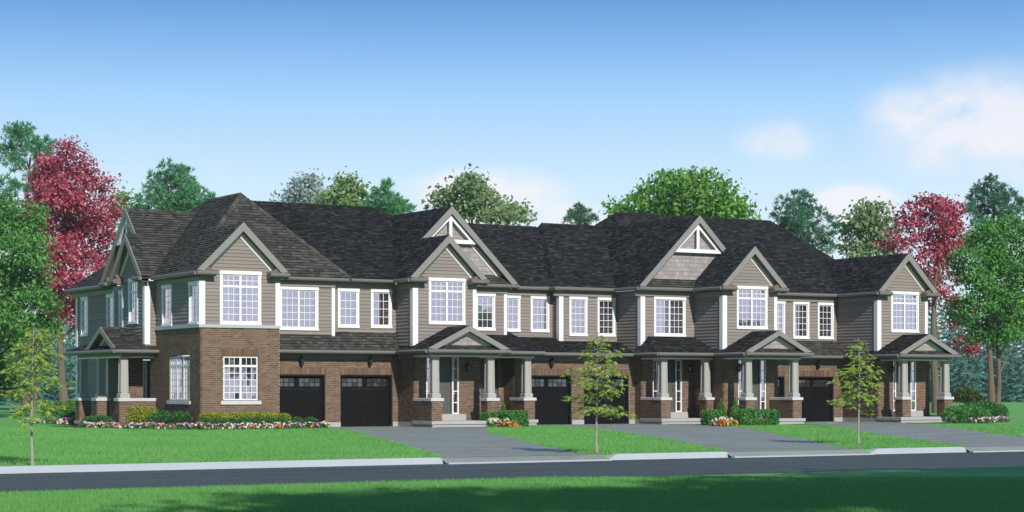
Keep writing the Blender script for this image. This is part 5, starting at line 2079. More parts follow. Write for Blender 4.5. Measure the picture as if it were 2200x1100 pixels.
L_['cone'] = leafy('leaves_cone_cedar', [(0, (0.072, 0.180, 0.022)), (.5, (0.132, 0.276, 0.036)), (1, (0.228, 0.408, 0.066))], cscale=4)
L_['olive'] = leafy('leaves_olive', [(0, (0.039, 0.066, 0.015)), (.5, (0.083, 0.116, 0.028)), (1, (0.165, 0.187, 0.050))], cscale=4)
for nm, col in (('petal_pink', (0.62, 0.27, 0.42)), ('petal_white', (0.78, 0.74, 0.70)), ('petal_mauve', (0.42, 0.19, 0.40)), ('petal_red', (0.38, 0.03, 0.03)),
                ('petal_orange', (0.72, 0.19, 0.02)), ('petal_yellow', (0.80, 0.48, 0.03)), ('petal_cream', (0.75, 0.72, 0.42)), ('leaf_silver', (0.42, 0.45, 0.43))):
    L_[nm] = leafy(nm, [(0, tuple(c * .75 for c in col)), (1, tuple(min(.85, c * 1.12) for c in col))], trans=.3)

GB = 'trees behind the houses'
tree('pine_tree', 'tall green pine with bare tan trunk at the upper left edge', 172, 57,
     [(40, 285, 34), (70, 318, 34), (12, 325, 38), (30, 350, 26), (84, 338, 16), (75, 375, 26), (18, 400, 34), (60, 405, 20), (0, 440, 46), (95, 425, 24), (40, 470, 34)],
     .62, L_['pine'], 'pine_bark', top_py=270, r0=.30, style='pine', group=GB)
tree('maple_tree', 'large crimson maple left of the corner house', 134, 139,
     [(152, 325, 32), (120, 350, 34), (178, 350, 30), (100, 385, 40), (150, 395, 46), (195, 385, 30), (222, 400, 26), (90, 430, 34), (130, 440, 44), (180, 435, 40), (225, 440, 30),
      (80, 470, 28), (120, 490, 44), (170, 485, 46), (215, 485, 42), (248, 470, 22), (110, 540, 42), (160, 545, 50), (210, 545, 46), (245, 520, 26), (110, 600, 34), (160, 605, 44),
      (205, 600, 42), (140, 655, 38), (190, 655, 36), (110, 665, 26), (220, 640, 26), (100, 690, 20), (170, 690, 24)],
     .23, L_['red'], top_py=350, r0=.27, cover=1.8, spread=.75, group='red maples beside the row')
tree('broadleaf_tree', 'full green tree cut off by the left edge, before the red maple', 104, -48,
     [(15, 455, 34), (60, 470, 40), (5, 500, 46), (70, 515, 36), (40, 540, 46), (85, 560, 26), (10, 580, 50), (65, 600, 40), (20, 640, 46), (80, 640, 34), (112, 655, 22), (40, 690, 42), (95, 690, 26),
      (0, 720, 40), (-60, 480, 50), (-90, 560, 60), (-60, 650, 60)],
     
     .19, L_['green'], top_py=470, r0=.32, cover=2.5, spread=.8, group='green trees at the picture edges')
tree('broadleaf_tree', 'yellow-green young tree between the left sapling and the red maple trunk', 126, 70,
     [(40, 735, 26), (75, 720, 28), (105, 735, 20), (60, 765, 30), (95, 770, 22), (25, 770, 24), (115, 705, 20), (60, 800, 22)],
     .22, L_['yellowgreen'], top_py=730, r0=.14, cover=2.6)
tree('broadleaf_tree', 'low dark green tree at the left edge behind the sapling', 118, -8, [(0, 800, 34), (28, 790, 26), (-20, 770, 34), (15, 825, 34), (45, 815, 20), (-30, 830, 40)], .2, L_['green_cool'], top_py=800, r0=.12, cover=2.8)
tree('pine_tree', 'round-topped pine behind the peak of the corner house', 152, 378,
     [(362, 362, 24), (345, 385, 30), (385, 385, 30), (330, 410, 28), (370, 412, 38), (405, 400, 28), (312, 430, 24), (350, 440, 34), (395, 435, 36), (428, 420, 22), (300, 450, 20), (440, 440, 18), (455, 425, 9), (325, 462, 30), (420, 455, 30)],
     .6, L_['pine'], 'pine_bark', top_py=372, r0=.28, style='pine', group=GB)
tree('broadleaf_tree', 'small light green tree right of the red maple', 158, 268, [(268, 432, 16), (255, 450, 18), (282, 448, 16), (270, 470, 24)], .3, L_['yellowgreen'], top_py=440, r0=.15, cover=1.7, group=GB)
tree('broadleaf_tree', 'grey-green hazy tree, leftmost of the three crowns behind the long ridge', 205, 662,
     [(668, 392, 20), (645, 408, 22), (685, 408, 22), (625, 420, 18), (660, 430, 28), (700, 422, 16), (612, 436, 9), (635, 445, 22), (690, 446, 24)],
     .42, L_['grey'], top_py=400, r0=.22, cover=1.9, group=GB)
tree('broadleaf_tree', 'yellow-green tree, middle of the three crowns behind the long ridge', 158, 742,
     [(748, 394, 18), (728, 405, 22), (768, 408, 22), (706, 425, 16), (745, 430, 28), (780, 428, 20), (718, 448, 22), (765, 452, 24), (700, 440, 9)],
     .36, L_['yellowgreen'], top_py=400, r0=.2, cover=1.9, group=GB)
tree('pine_tree', 'dense green pine, rightmost of the three crowns behind the long ridge', 145, 832,
     [(832, 396, 11), (820, 412, 18), (805, 432, 24), (840, 432, 26), (862, 442, 18), (880, 450, 11), (820, 455, 28), (855, 460, 26), (790, 452, 18)],
     .55, L_['pine'], 'pine_bark', top_py=400, r0=.2, style='pine', cover=3.6, group=GB)
tree('maple_tree', 'light green maple standing behind the decorated gable', 152, 1012,
     [(1002, 392, 14), (985, 408, 22), (1020, 406, 22), (962, 424, 22), (1000, 430, 30), (1040, 424, 24), (1062, 440, 26), (945, 440, 14), (975, 455, 28), (1030, 456, 32), (1085, 458, 16), (1108, 452, 10), (1118, 465, 8), (1075, 474, 20), (950, 420, 8)],
     .38, L_['pale'], top_py=400, r0=.24, cover=1.9, spread=.7, group=GB)
tree('pine_tree', 'small dark pine peeking over the ridge left of the highest roof', 160, 1248,
     [(1243, 446, 10), (1232, 460, 14), (1258, 458, 15), (1220, 474, 13), (1248, 474, 20), (1275, 470, 13)], .55, L_['pine_hazy'], 'pine_bark', top_py=446, r0=.16, style='pine', cover=3.4, group=GB)
tree('maple_tree', 'wide bright green maple rising behind the highest roof', 132, 1478,
     [(1484, 384, 14), (1450, 392, 18), (1425, 386, 9), (1400, 402, 20), (1470, 408, 28), (1510, 400, 22), (1552, 400, 16), (1430, 420, 28), (1380, 424, 20), (1500, 428, 34), (1550, 424, 28), (1400, 442, 28), (1360, 440, 14),
      (1450, 448, 36), (1530, 452, 36), (1585, 440, 20), (1340, 456, 12), (1325, 450, 7), (1370, 458, 20), (1495, 462, 30), (1575, 462, 26), (1600, 455, 10)],
     .33, L_['bright'], top_py=395, r0=.26, cover=2.0, spread=.6, group=GB)
spruce('narrow young conifer just right of the wide bright maple', 1600, 150, 15.8, 1.5, L_['pine_hazy'], GB)
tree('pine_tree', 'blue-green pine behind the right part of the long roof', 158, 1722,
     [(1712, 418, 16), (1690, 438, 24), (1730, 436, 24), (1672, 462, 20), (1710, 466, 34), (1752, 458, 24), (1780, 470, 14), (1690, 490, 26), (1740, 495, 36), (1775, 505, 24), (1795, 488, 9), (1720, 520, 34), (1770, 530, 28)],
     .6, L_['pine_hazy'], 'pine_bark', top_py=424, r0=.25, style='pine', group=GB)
tree('birch_tree', 'pale hazy birch left of the right red maple', 162, 1868,
     [(1868, 452, 14), (1850, 468, 20), (1888, 468, 20), (1828, 480, 16), (1866, 492, 28), (1905, 488, 16), (1838, 508, 24), (1890, 514, 26), (1820, 530, 16), (1860, 535, 28), (1905, 536, 18), (1850, 560, 24)],
     .4, L_['pale'], 'bark_pale', top_py=460, r0=.2, cover=1.9, group=GB)
tree('maple_tree', 'crimson maple behind the right end house', 128, 2014,
     [(1985, 432, 18), (2018, 436, 16), (2040, 442, 14), (1958, 450, 22), (1995, 458, 28), (2035, 464, 24), (1940, 475, 20), (1968, 490, 30), (2015, 492, 32), (2055, 486, 20), (1925, 505, 16), (1950, 520, 26), (1998, 528, 34),
      (2042, 522, 26), (1905, 528, 12), (1985, 560, 26), (2030, 560, 30), (2010, 595, 24), (2045, 590, 22), (2020, 625, 16), (2050, 650, 16), (2072, 668, 12), (2076, 735, 13), (2060, 690, 8), (2086, 750, 10)],
     .26, L_['red'], top_py=450, r0=.26, cover=1.6, spread=.7, group='red maples beside the row')
tree('pine_tree', 'blue-green pine at the upper right edge', 168, 2132,
     [(2130, 386, 12), (2112, 402, 20), (2145, 402, 20), (2095, 424, 22), (2130, 428, 30), (2165, 422, 24), (2190, 436, 18), (2082, 446, 12), (2110, 452, 28), (2160, 455, 32), (2200, 450, 20), (2140, 480, 36), (2190, 485, 28)],
     .62, L_['pine_hazy'], 'pine_bark', top_py=392, r0=.26, style='pine', group=GB)
tree('broadleaf_tree', 'large green tree with forked trunk in the bed at the right', 108, 2141,
     [(2120, 488, 26), (2165, 482, 28), (2200, 495, 30), (2095, 515, 26), (2145, 522, 38), (2190, 535, 38), (2085, 555, 30), (2130, 565, 40), (2180, 580, 42), (2215, 570, 30), (2075, 600, 26), (2110, 612, 38), (2160, 625, 42), (2205, 630, 36),
      (2060, 645, 18), (2095, 655, 34), (2145, 668, 40), (2190, 675, 38), (2065, 685, 20), (2105, 698, 30), (2160, 708, 34), (2200, 712, 28), (2085, 722, 22), (2050, 668, 10), (2130, 725, 20), (2230, 650, 40), (2240, 560, 45), (2260, 620, 45)],
     .18, L_['green'], top_py=600, r0=.15, cover=1.9, spread=.7, lean=-12, group='green trees at the picture edges')
EXTRA_R = [(2262, 250, 16, 4.2), (2310, 270, 18, 4.4), (2365, 245, 15, 4.0), (2420, 280, 18, 4.6)]
EXTRA_L = [(-60, 220, 14, 3.8), (-110, 250, 16, 4.2), (-165, 230, 14, 3.8), (-220, 265, 17, 4.4)]
NTH = ['leftmost', 'second from the left', 'third from the left', 'fourth from the left', 'fifth from the left', 'sixth from the left', 'seventh from the left', 'fourth from the right', 'third from the right', 'second from the right', 'rightmost']
ORD_R = dict(zip(sorted([1992, 2040, 2082, 2128, 2168, 2205, 2010, 2100, 2060, 2150, 2222]), NTH))
ORD_L = dict(zip(sorted([-12, 30, 66, 100, 132, 168, 10, 84, 150]), NTH[:6] + NTH[8:]))
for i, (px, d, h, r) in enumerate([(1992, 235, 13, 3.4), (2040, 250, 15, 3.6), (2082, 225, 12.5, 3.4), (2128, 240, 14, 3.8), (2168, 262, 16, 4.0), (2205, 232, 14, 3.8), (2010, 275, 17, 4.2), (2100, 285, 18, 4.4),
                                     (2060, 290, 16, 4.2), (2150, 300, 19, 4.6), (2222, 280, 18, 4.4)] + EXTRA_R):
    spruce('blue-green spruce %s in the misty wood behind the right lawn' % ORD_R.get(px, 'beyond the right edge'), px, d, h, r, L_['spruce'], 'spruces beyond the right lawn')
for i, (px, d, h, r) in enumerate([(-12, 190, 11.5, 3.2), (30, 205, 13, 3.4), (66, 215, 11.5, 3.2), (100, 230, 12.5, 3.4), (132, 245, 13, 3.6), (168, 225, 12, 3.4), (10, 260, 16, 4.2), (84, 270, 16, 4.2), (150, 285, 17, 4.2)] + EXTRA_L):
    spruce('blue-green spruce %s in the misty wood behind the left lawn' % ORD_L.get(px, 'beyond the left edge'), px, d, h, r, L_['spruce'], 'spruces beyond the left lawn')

# ------------------------------------------------------------------ saplings on the verge


def sapling(label, px, py, h, seed, w=.95):
    random.seed(seed)
    global rng
    rng = np.random.default_rng(seed)
    x, y = gp(px, py)
    root = bpy.data.objects.new('sapling', None)
    root.location = (x, y, 0)
    COL.objects.link(root)
    tag(root, label, 'tree', 'young maples planted along the kerb')
    mb = MB()
    ph = random.random() * 6
    path = [(math.cos(ph + s * 4) * .02 * (s > 0), math.sin(ph + s * 4) * .02 * (s > 0), h * s - .05 * (s == 0)) for s in [i / 10 for i in range(11)]]
    mb.tube(path, [.032 - .027 * (i / 10) + (.012 if i == 0 else 0) for i in range(11)], 8)
    out = []
    nb = 46
    for b in range(nb):
        s = .31 + .67 * ((b + random.uniform(-.6, .6)) / (nb - 1))
        s = min(.985, max(.31, s))
        a = b * 2.4 + random.uniform(-.7, .7)
        prof = math.sin(min(1, (1.03 - s) / .6) * math.pi / 2) * random.choice((.42, .62, .8, .95, 1.08))
        R = w * prof
        i = min(9, int(s * 10))
        p0 = Vector(path[i]).lerp(Vector(path[i + 1]), s * 10 - i)
        dirv = Vector((math.cos(a), math.sin(a), 0))
        rise, drop = random.uniform(.25, .85), random.uniform(.25, .6)
        pts = [p0 + dirv * R * t + Vector((0, 0, R * (rise * t - drop * t * t))) for t in (0, .25, .5, .75, 1)]
        mb.tube([tuple(p) for p in pts], [.008, .006, .004, .003, .0015], 5)
        nc = max(4, int(R * 17))
        for k in range(nc):
            t = .22 + .78 * (k + random.random()) / nc
            j = min(3, int(t * 4))
            q = pts[j].lerp(pts[j + 1], t * 4 - j)
            sv = random.uniform(-.24, .24) * (1.15 - .5 * t)
            q1 = q + Vector((-math.sin(a), math.cos(a), 0)) * sv + Vector((0, 0, random.uniform(-.07, .09)))
            mb.tube([tuple(q), tuple(q1)], [.003, .0015], 4, cap=False)
            fan = random.randint(5, 8)
            base_a = a + random.uniform(-1.3, 1.3)
            tilt = random.uniform(-.9, .1)
            for f in range(fan):
                fa = base_a + (f - (fan - 1) / 2) * random.uniform(.28, .42)
                ln = random.uniform(.075, .155)
                dz = tilt + random.uniform(-.25, .2)
                dr = np.array([[math.cos(fa) * .9, math.sin(fa) * .9, dz]])
                c = np.array([[q1.x + math.cos(fa) * ln * .5, q1.y + math.sin(fa) * ln * .5, q1.z + dz * ln * .5]])
                out.append(leaf_quads(c, ln, .22, dr, np.array([-.1, -.6, .8]), .15, -.04))
    obj('trunk', mb.mesh('trunk', M['bark_pale']), root)
    obj('crown', quads_mesh('crown', np.concatenate(out), L_['sapling']), root)


sapling('thin young maple on the grass before the two middle garage doors', 1282, 975, 2.86, 11, .98)
sapling('thin young maple on the verge left of the right end house', 1845, 955, 2.86, 12, .86)
sapling('thin young maple on the lawn at the far left', 70, 1000, 2.82, 13, .86)
random.seed(21)
rng = np.random.default_rng(21)


# ------------------------------------------------------------------ shrubs and flowers
def shrub(name, label, x, y, blobs, leaf, mat, cat, group=None, z=0.0, dens=3.0, stems=True, cone=None):
    """blobs: (dx, dy, dz, rx, ry, rz) leaf masses on a few stems"""
    root = bpy.data.objects.new(name, None)
    root.location = (x, y, z)
    COL.objects.link(root)
    tag(root, label, cat, group)
    out = []
    mb = MB()
    for (dx, dy, dz, rx, ry, rz) in blobs:
        area = 4 * math.pi * ((rx * ry + rx * rz + ry * rz) / 3)
        n = int(dens * area / (leaf * leaf * .6))
        d = unit(rng.normal(size=(n, 3)))
        P = d * (0.62 + .45 * rng.random((n, 1)) ** .8)
        if cone:
            t = np.clip((P[:, 2:3] + 1) / 2, 0, 1)
            P[:, :2] *= (1.15 * (1 - t) ** .8 + .06)
        P = P * np.array([rx, ry, rz]) + np.array([dx, dy, dz])
        keep = P[:, 2] > .01
        out.append(leaf_quads(P[keep], leaf * (.7 + .6 * rng.random(keep.sum())), .6, d[keep] + np.array([0, 0, .4]), d[keep], .7, .06))
        for k in range(3):
            ex, ey = dx + random.uniform(-.5, .5) * rx, dy + random.uniform(-.5, .5) * ry
            mb.tube([(dx * .9, dy * .9, -.03), (ex * .95, ey * .95, max(.05, dz * .6)), (ex, ey, dz + rz * .4)], [.018, .012, .005], 5)
    obj('stems', mb.mesh('stems', M['bark']), root)
    obj('foliage', quads_mesh('foliage', np.concatenate(out), mat), root)
    return root


def box_hedge(name, label, x0, x1, y0, y1, h, leaf, mat, cat='hedge', group=None, z=0.0, dens=5.0):
    root = bpy.data.objects.new(name, None)
    cx, cy = (x0 + x1) / 2, (y0 + y1) / 2
    root.location = (cx, cy, z)
    COL.objects.link(root)
    tag(root, label, cat, group)
    hx, hy = (x1 - x0) / 2, (y1 - y0) / 2
    n = int(dens * (4 * hx * hy + 4 * (hx + hy) * h) / (leaf * leaf * .6))
    P = rng.uniform(-1, 1, (n, 3))
    # push points towards the surface of a rounded box
    e = 5.0
    rr = (np.abs(P) ** e).sum(1, keepdims=True) ** (1 / e)
    P = P / rr * (0.72 + .34 * rng.random((n, 1)) ** .7)
    d = unit(np.sign(P) * np.abs(P) ** 3)
    wob = 1 + .09 * np.sin(P[:, 0:1] * hx * 3.1 + cx) * np.cos(P[:, 2:3] * 2)
    Q = P * np.array([hx, hy, h / 2]) * wob + np.array([0, 0, h / 2])
    keep = Q[:, 2] > .01
    V = leaf_quads(Q[keep], leaf * (.7 + .6 * rng.random(keep.sum())), .62, d[keep] * .6 + np.array([0, 0, .4]), d[keep], .8, .06)
    obj('foliage', quads_mesh('foliage', V, mat), root)
    mb = MB()
    k = max(2, int((x1 - x0) / .35))
    for i in range(k):
        sx = -hx + 2 * hx * (i + .5) / k
        for q in range(3):
            mb.tube([(sx, 0, -.03), (sx + random.uniform(-.12, .12), random.uniform(-.6, .6) * hy, h * .8)], [.014, .006], 5)
    obj('stems', mb.mesh('stems', M['bark']), root)
    return root


FLW = {}


def flower_mesh(kind, seed):
    """one bedding plant: leaf mound mesh and blossom meshes"""
    r2 = np.random.default_rng(seed)
    global rng
    keep = rng
    rng = r2
    n = 70
    d = unit(r2.normal(size=(n, 3)))
    d[:, 2] = np.abs(d[:, 2])
    P = d * (.6 + .4 * r2.random((n, 1))) * np.array([.19, .17, .15]) + np.array([0, 0, .03])
    leaves = quads_mesh('leaves', leaf_quads(P, .075, .6, d + np.array([0, 0, .3]), d, .6), L_['hedge'])
    bl = []
    m = 15
    d = unit(r2.normal(size=(m, 3)) + np.array([0, -.35, .7]))
    d[:, 2] = np.abs(d[:, 2])
    P = d * np.array([.20, .18, .17]) + np.array([0, 0, .06])
    for i in range(m):
        # five round petals round each centre
        nrm = d[i]
        t1 = np.cross(nrm, [0.3, 1, .2])
        t1 /= np.linalg.norm(t1)
        t2 = np.cross(nrm, t1)
        for k in range(5):
            a = k * 2 * math.pi / 5
            ax = t1 * math.cos(a) + t2 * math.sin(a) + nrm * .15
            bl.append(leaf_quads((P[i] + ax * .024)[None], .052, .85, ax[None], nrm[None], .04))
    V = np.concatenate(bl)
    idx = np.repeat(r2.integers(0, len(kind), m), 5)
    rng = keep
    parts = []
    for j, kn in enumerate(kind):
        sel = V[idx == j]
        if len(sel):
            parts.append(quads_mesh('blossoms', sel, L_[kn]))
    return leaves, parts


def flower(x, y, z, kind, label, group, s=1.0):
    key = (kind, random.randrange(4))
    if key not in FLW:
        FLW[key] = flower_mesh(kind, hash(kind) % 1000 + key[1])
    lv, pts = FLW[key]
    root = bpy.data.objects.new('flowering_plant', None)
    root.location = (x, y, z)
    root.rotation_euler = (0, 0, random.uniform(-.6, .6))
    root.scale = (s, s, s)
    COL.objects.link(root)
    tag(root, label, 'flower', group)
    obj('leaves', lv, root)
    for p in pts:
        obj('blossoms', p, root)


# long bed round the corner house
bed = [(1.0, -2.2), (.9, -2.95), (-4.7, -3.05), (-6.6, .6), (-7.35, 3.2), (-7.4, 7.0), (-5.7, 7.4), (-5.6, 2.9), (-4.1, 2.9), (-4.06, -1.6), (-.7, -1.6)]
sheet('planting_bed', bed, .035, M['soil'])
box_hedge('hedge', 'low golden hedge under the bay window of the corner house', -4.25, -.55, -2.28, -1.85, .62, .075, L_['golden'])
random.seed(5)
for i in range(9):
    x = -4.3 + i * .55 + random.uniform(-.05, .05)
    shrub('low_shrub', 'low dark green mound behind the pink flowers at the corner house', x, -2.55, [(0, 0, .2, .34, .2, .22)], .07, L_['hedge_dark'], 'shrub', 'low green mounds along the long bed', .035)
line = [(.55, -2.72), (-4.55, -2.78), (-6.5, 1.0), (-7.0, 3.0)]
k = 0
mix = (('petal_pink', 'petal_white', 'petal_mauve', 'petal_red'), ('petal_white', 'petal_pink', 'petal_cream'), ('petal_mauve', 'petal_pink', 'petal_white'), ('petal_pink', 'petal_white', 'petal_orange'))
MIXN = ('pink, mauve and red', 'white, pink and cream', 'mauve and white', 'pink and orange')
for (p, q) in zip(line, line[1:]):
    Ls = math.hypot(q[0] - p[0], q[1] - p[1])
    n = int(Ls / .27)
    for i in range(n):
        t = (i + random.uniform(-.15, .15)) / n
        for rw in (0, 1):
            if rw and random.random() < .35:
                continue
            nx, ny = (q[1] - p[1]) / Ls, -(q[0] - p[0]) / Ls
            off = -.02 + rw * .2 + random.uniform(-.06, .06)
            x, y = p[0] + (q[0] - p[0]) * t - nx * off, p[1] + (q[1] - p[1]) * t - ny * off
            flower(x, y, .02, mix[k % 4], 'low bedding flower with %s blossoms along the bed of the corner house' % MIXN[k % 4], '%s flowers of the corner bed' % MIXN[k % 4], random.uniform(.9, 1.25))
            k += 1
for i in range(5):
    x, y = gp(60 + i * 22 + random.uniform(-4, 4), 912 + random.uniform(-1, 1))
    flower(x, y, .02, mix[i % 4], 'pink bedding flower behind the left sapling', 'pink flowers behind the left sapling', 1.3)
for i in range(4):
    x, y = gp(118 + i * 11, 913.5)
    flower(x, y, .02, mix[i % 4], 'pink bedding flower left of the porch piers', 'pink flowers left of the porch piers', 1.3)
shrub('shrub', 'feathery yellow-green bush before the low porch wall', -5.15, 1.6, [(-.25, 0, .42, .42, .4, .45), (.35, .1, .40, .42, .4, .42), (.0, -.1, .3, .6, .4, .3)], .085, L_['golden'], 'shrub', None, .035, 2.0)
shrub('shrub', 'glossy dark green shrub below the side windows of the bay', -4.75, -.35, [(-.35, .3, .27, .5, .45, .32), (.3, -.25, .3, .5, .5, .34), (.0, .9, .3, .5, .5, .36)], .09, L_['hedge_dark'], 'shrub', None, .035, 2.4)
shrub('shrub', 'low dark green shrub between the two left porch piers', -6.3, 3.4, [(0, 0, .2, .5, .9, .26), (.2, 1.2, .2, .4, .7, .24)], .08, L_['hedge_dark'], 'shrub', None, .035, 2.4)
sx, sy = gp(158, 912)
shrub('shrub', 'rounded dark shrub left of the outermost porch pier', sx, sy, [(0, 0, .25, .45, .4, .3), (.5, .1, .2, .35, .35, .26)], .08, L_['hedge_dark'], 'shrub', None, 0, 2.4)
sx, sy = gp(138, 900)
shrub('shrub', 'loose green bush at the foot of the red maple', sx, sy, [(-.5, 0, .4, .6, .6, .5), (.6, 0, .5, .6, .6, .55), (.1, .3, .4, .8, .6, .5)], .13, L_['green'], 'shrub', None, 0, 2.0)

# beds before the porches in the middle
FG = 'orange and red flowers of the porch beds'


def porch_bed(cx, cy, labels):
    for i in range(11):
        a, b = random.uniform(-.55, .55), random.uniform(-.28, .12)
        kd, kn = random.choice(((('petal_orange',), 'orange'), (('petal_orange', 'petal_yellow'), 'orange and yellow'), (('petal_red', 'petal_orange'), 'red and orange'), (('leaf_silver', 'petal_red'), 'silver and red'), (('petal_yellow',), 'yellow')))
        flower(cx + a, cy + b, .0, kd, labels[0] % kn, labels[1] % kn, random.uniform(.9, 1.25))
    for i in range(5):
        flower(cx + random.uniform(-.4, .4), cy + .3 + random.uniform(-.05, .1), .12, ('petal_cream', 'petal_white'), labels[2], labels[3], 1.2)


p = gp(1086, 919)
porch_bed(p[0], p[1] + .1, ('%s flower in the small bed before the left middle porch', '%s flowers before the left middle porch', 'white daisy above the orange flowers of the left middle porch', 'white daisies of the left middle bed'))
q = gp(1065, 917)
box_hedge('hedge', 'rounded clipped hedge before the left middle porch, left of the cone shrub', q[0] - .55, q[0] + .3, q[1] - .25, q[1] + .45, .62, .085, L_['hedge'])
q = gp(1111, 917.5)
box_hedge('hedge', 'rounded clipped hedge right of the cone shrub beside the black garage door', q[0] - .55, q[0] + .45, q[1] - .3, q[1] + .4, .66, .085, L_['hedge'])
q = gp(1081, 914)
shrub('cone_shrub', 'single pointed cedar before the left middle porch', q[0], q[1], [(0, 0, .5, .26, .26, .52)], .07, L_['cone'], 'shrub', None, 0, 4, cone=True)
p = gp(1562, 916)
porch_bed(p[0], p[1] + .1, ('%s flower in the bed between the two cone shrubs', '%s flowers between the two cone shrubs', 'white daisy between the two cone shrubs', 'white daisies between the cones'))
q = gp(1534, 914)
box_hedge('hedge', 'short clipped hedge left of the pair of cone shrubs', q[0] - .5, q[0] + .5, q[1] - .3, q[1] + .4, .62, .085, L_['hedge'])
q = gp(1627, 914.5)
box_hedge('hedge', 'long clipped hedge right of the pair of cone shrubs', q[0] - 1.05, q[0] + 1.0, q[1] - .35, q[1] + .4, .68, .085, L_['hedge'])
for px, lb in ((1549, 'left pointed cedar of the pair before the gabled porch'), (1580, 'right pointed cedar of the pair before the gabled porch')):
    q = gp(px, 912)
    shrub('cone_shrub', lb, q[0], q[1], [(0, 0, .56, .29, .29, .58)], .07, L_['cone'], 'shrub', 'pair of pointed cedars', 0, 4, cone=True)
# bed at the right end
q = gp(2068, 909)
shrub('shrub', 'spreading mid green shrub at the corner of the right end porch', q[0], q[1], [(-.5, 0, .35, .6, .6, .42), (.4, -.1, .36, .7, .6, .42), (1.1, .0, .3, .5, .5, .36)], .10, L_['hedge'], 'shrub', None, 0, 2.4)
q = gp(2110, 902)
shrub('shrub', 'dark glossy shrub round the foot of the forked tree', q[0], q[1], [(-.7, 0, .4, .7, .6, .5), (.4, 0, .42, .7, .6, .5), (1.2, .2, .35, .6, .6, .45)], .12, L_['hedge_dark'], 'shrub', None, 0, 2.2)
for px, zt, r, lb in ((2070, 846, 19, 'taller of two olive ball-headed bushes at the right'), (2095, 853, 15, 'shorter of two olive ball-headed bushes at the right')):
    dd = 107.0
    X_, Y_ = at_depth(px, dd)
    zc = EYE - (zt - 835) / F_PX * dd
    rr = r * dd / F_PX
    shrub('topiary_bush', lb, X_, Y_, [(0, 0, zc, rr, rr, rr * .9), (rr * .5, 0, zc - rr * .6, rr * .6, rr * .6, rr * .5), (-rr * .6, 0, zc - rr * .5, rr * .55, rr * .6, rr * .5)], .13, L_['olive'], 'shrub', None, 0, 2.6)
for i in range(17):
    q = gp(2090 + i * 4.3 + random.uniform(-2, 2), 909.5 - i * .12 + random.uniform(-1.2, 1.2))
    flower(q[0], q[1], .0, mix[i % 4], 'low bedding flower with %s blossoms at the foot of the forked tree' % MIXN[i % 4], '%s flowers round the forked tree' % MIXN[i % 4], 1.25)

# ------------------------------------------------------------------ shade trees across the street (they cast the shade on the near grass)


def shade_tree(x, y, h, r, seed):
    random.seed(seed)
    lob = []
    for i in range(16):
        a, e = random.random() * 6.28, random.uniform(-.5, 1)
        rad = r * random.uniform(.3, .75)
        lob.append(((x + math.cos(a) * rad, y + math.sin(a) * rad, h - r + e * r * .7), r * random.uniform(.3, .45)))
    root = bpy.data.objects.new('broadleaf_tree', None)
    root.location = (x, y, 0)
    COL.objects.link(root)
    tag(root, 'tall street tree standing across the road, outside the picture', 'tree', 'street trees across the road')
    off = (x, y, 0)
    obj('trunk', wood((x, y, -.1), (x, y, h - r * .4), .22, lob, .2).mesh('trunk', M['bark'], off), root)
    obj('crown', quads_mesh('crown', crown_leaves(lob, .34, 1.7) - np.array(off), L_['green']), root)


SH = Vector((-SUN_AZ_X, -SUN_AZ_Y, 0)) / math.tan(SUN_EL) / math.hypot(SUN_AZ_X, SUN_AZ_Y)     # shadow offset per metre of height
for (gx, gy, hc, r, sd) in ((-22.3, -49.6, 14, 2.2, 31), (-19.0, -49.9, 14, 2.8, 32), (-15.6, -49.2, 13, 3.2, 33), (-12.0, -48.8, 12, 3.2, 34), (-8.6, -47.6, 12, 3.2, 35), (-5.0, -47.0, 12, 3.2, 36), (-14.5, -52.8, 13, 3.2, 37), (-10.5, -52.2, 12, 3.2, 38)):
    shade_tree(gx - SH.x * hc, gy - SH.y * hc, hc + r * .6, r, sd)
for (tx, ty, h, r, sd) in ((40, -98, 7.2, 2.8, 41), (62, -88, 9.6, 2.4, 42), (92, -96, 9.0, 2.8, 43)):
    shade_tree(tx, ty, h, r, sd)
random.seed(77)
rng = np.random.default_rng(77)

# ------------------------------------------------------------------ grass blades


def inside(P, poly):
    x, y = P[:, 0], P[:, 1]
    res = np.zeros(len(P), bool)
    n = len(poly)
    for i in range(n):
        x0, y0 = poly[i]
        x1, y1 = poly[(i + 1) % n]
        c = ((y0 > y) != (y1 > y)) & (x < (x1 - x0) * (y - y0) / (y1 - y0 + 1e-12) + x0)
        res ^= c
    return res


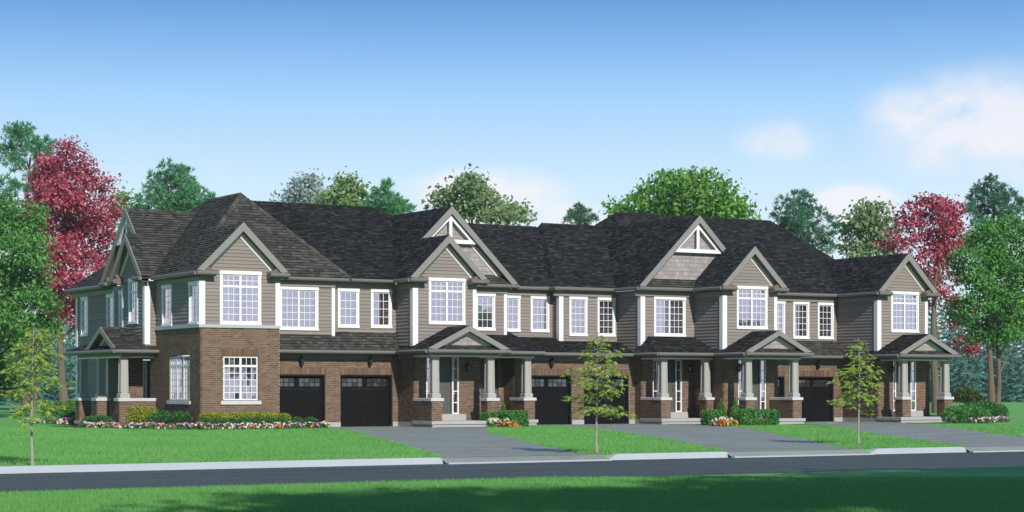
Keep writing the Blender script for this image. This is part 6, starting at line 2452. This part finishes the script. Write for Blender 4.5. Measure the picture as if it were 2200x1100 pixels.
def grass(d0, d1, dens, hgt, wid, lean=.5):
    hw = .275 * d1
    n = int(dens * (d1 - d0) * 2 * hw)
    dd = d0 + (d1 - d0) * rng.random(n)
    lat = (rng.random(n) * 2 - 1) * .275 * dd
    n = len(dd)
    P = np.stack([CAMX + UX * lat + UY * dd, CAMY - UY * lat + UX * dd], 1)
    bad = (P[:, 1] < YK0 + .18) & (P[:, 1] > YR)
    for d in drives:
        bad |= inside(P, d)
    bad |= inside(P, bed)
    bad |= (P[:, 1] > -.0) & (P[:, 0] > -6) & (P[:, 0] < 33)
    bad |= (P[:, 0] > 5.2) & (P[:, 0] < 9.0) & (P[:, 1] > -3.4)
    bad |= (P[:, 0] > 8.9) & (P[:, 0] < 11.5) & (P[:, 1] > -1.9)
    bad |= (P[:, 0] > 17.1) & (P[:, 0] < 20.1) & (P[:, 1] > -2.8)
    bad |= (P[:, 0] > 20) & (P[:, 0] < 23.4) & (P[:, 1] > -4.3)
    bad |= (P[:, 0] > 29) & (P[:, 0] < 32.7) & (P[:, 1] > -4.6)
    P = P[~bad]
    n = len(P)
    h = hgt * (.6 + .8 * rng.random(n))
    a = rng.random(n) * 2 * np.pi
    w = wid * (.7 + .6 * rng.random(n))
    ln = lean * h * rng.random(n)
    b = rng.random(n) * 2 * np.pi
    V = np.zeros((n, 3, 3))
    V[:, 0, 0] = P[:, 0] - np.cos(a) * w / 2
    V[:, 0, 1] = P[:, 1] - np.sin(a) * w / 2
    V[:, 1, 0] = P[:, 0] + np.cos(a) * w / 2
    V[:, 1, 1] = P[:, 1] + np.sin(a) * w / 2
    V[:, 2, 0] = P[:, 0] + np.cos(b) * ln
    V[:, 2, 1] = P[:, 1] + np.sin(b) * ln
    V[:, 2, 2] = h
    me = bpy.data.meshes.new('grass')
    me.vertices.add(n * 3)
    me.vertices.foreach_set('co', V.reshape(-1).astype(np.float32))
    me.loops.add(n * 3)
    me.loops.foreach_set('vertex_index', np.arange(n * 3, dtype=np.int32))
    me.polygons.add(n)
    me.polygons.foreach_set('loop_start', np.arange(0, n * 3, 3, dtype=np.int32))
    me.update(calc_edges=True)
    me.materials.append(M['blade'])
    tag(obj('grass', me), kind='stuff')


grass(23.5, 34.5, 1900, .06, .009)
grass(41, 60, 420, .06, .013)
grass(60, 84, 190, .06, .018)

# ------------------------------------------------------------------ the air: thin summer haze round everything
mb = MB()
mb.box(FRONT, -520, 520, -180, 680, -1.2, 30)
m_, t_, o_ = new_mat('haze_air')
pv = t_.nodes.new('ShaderNodeVolumePrincipled')
pv.inputs['Color'].default_value = (0.88, 0.94, 0.97, 1)
pv.inputs['Density'].default_value = 0.0002
pv.inputs['Anisotropy'].default_value = 0.0
t_.links.new(pv.outputs[0], o_.inputs['Volume'])
hz_o = obj('haze', mb.mesh('haze', m_))
tag(hz_o, kind='stuff')
hz_o.display_type = 'WIRE'
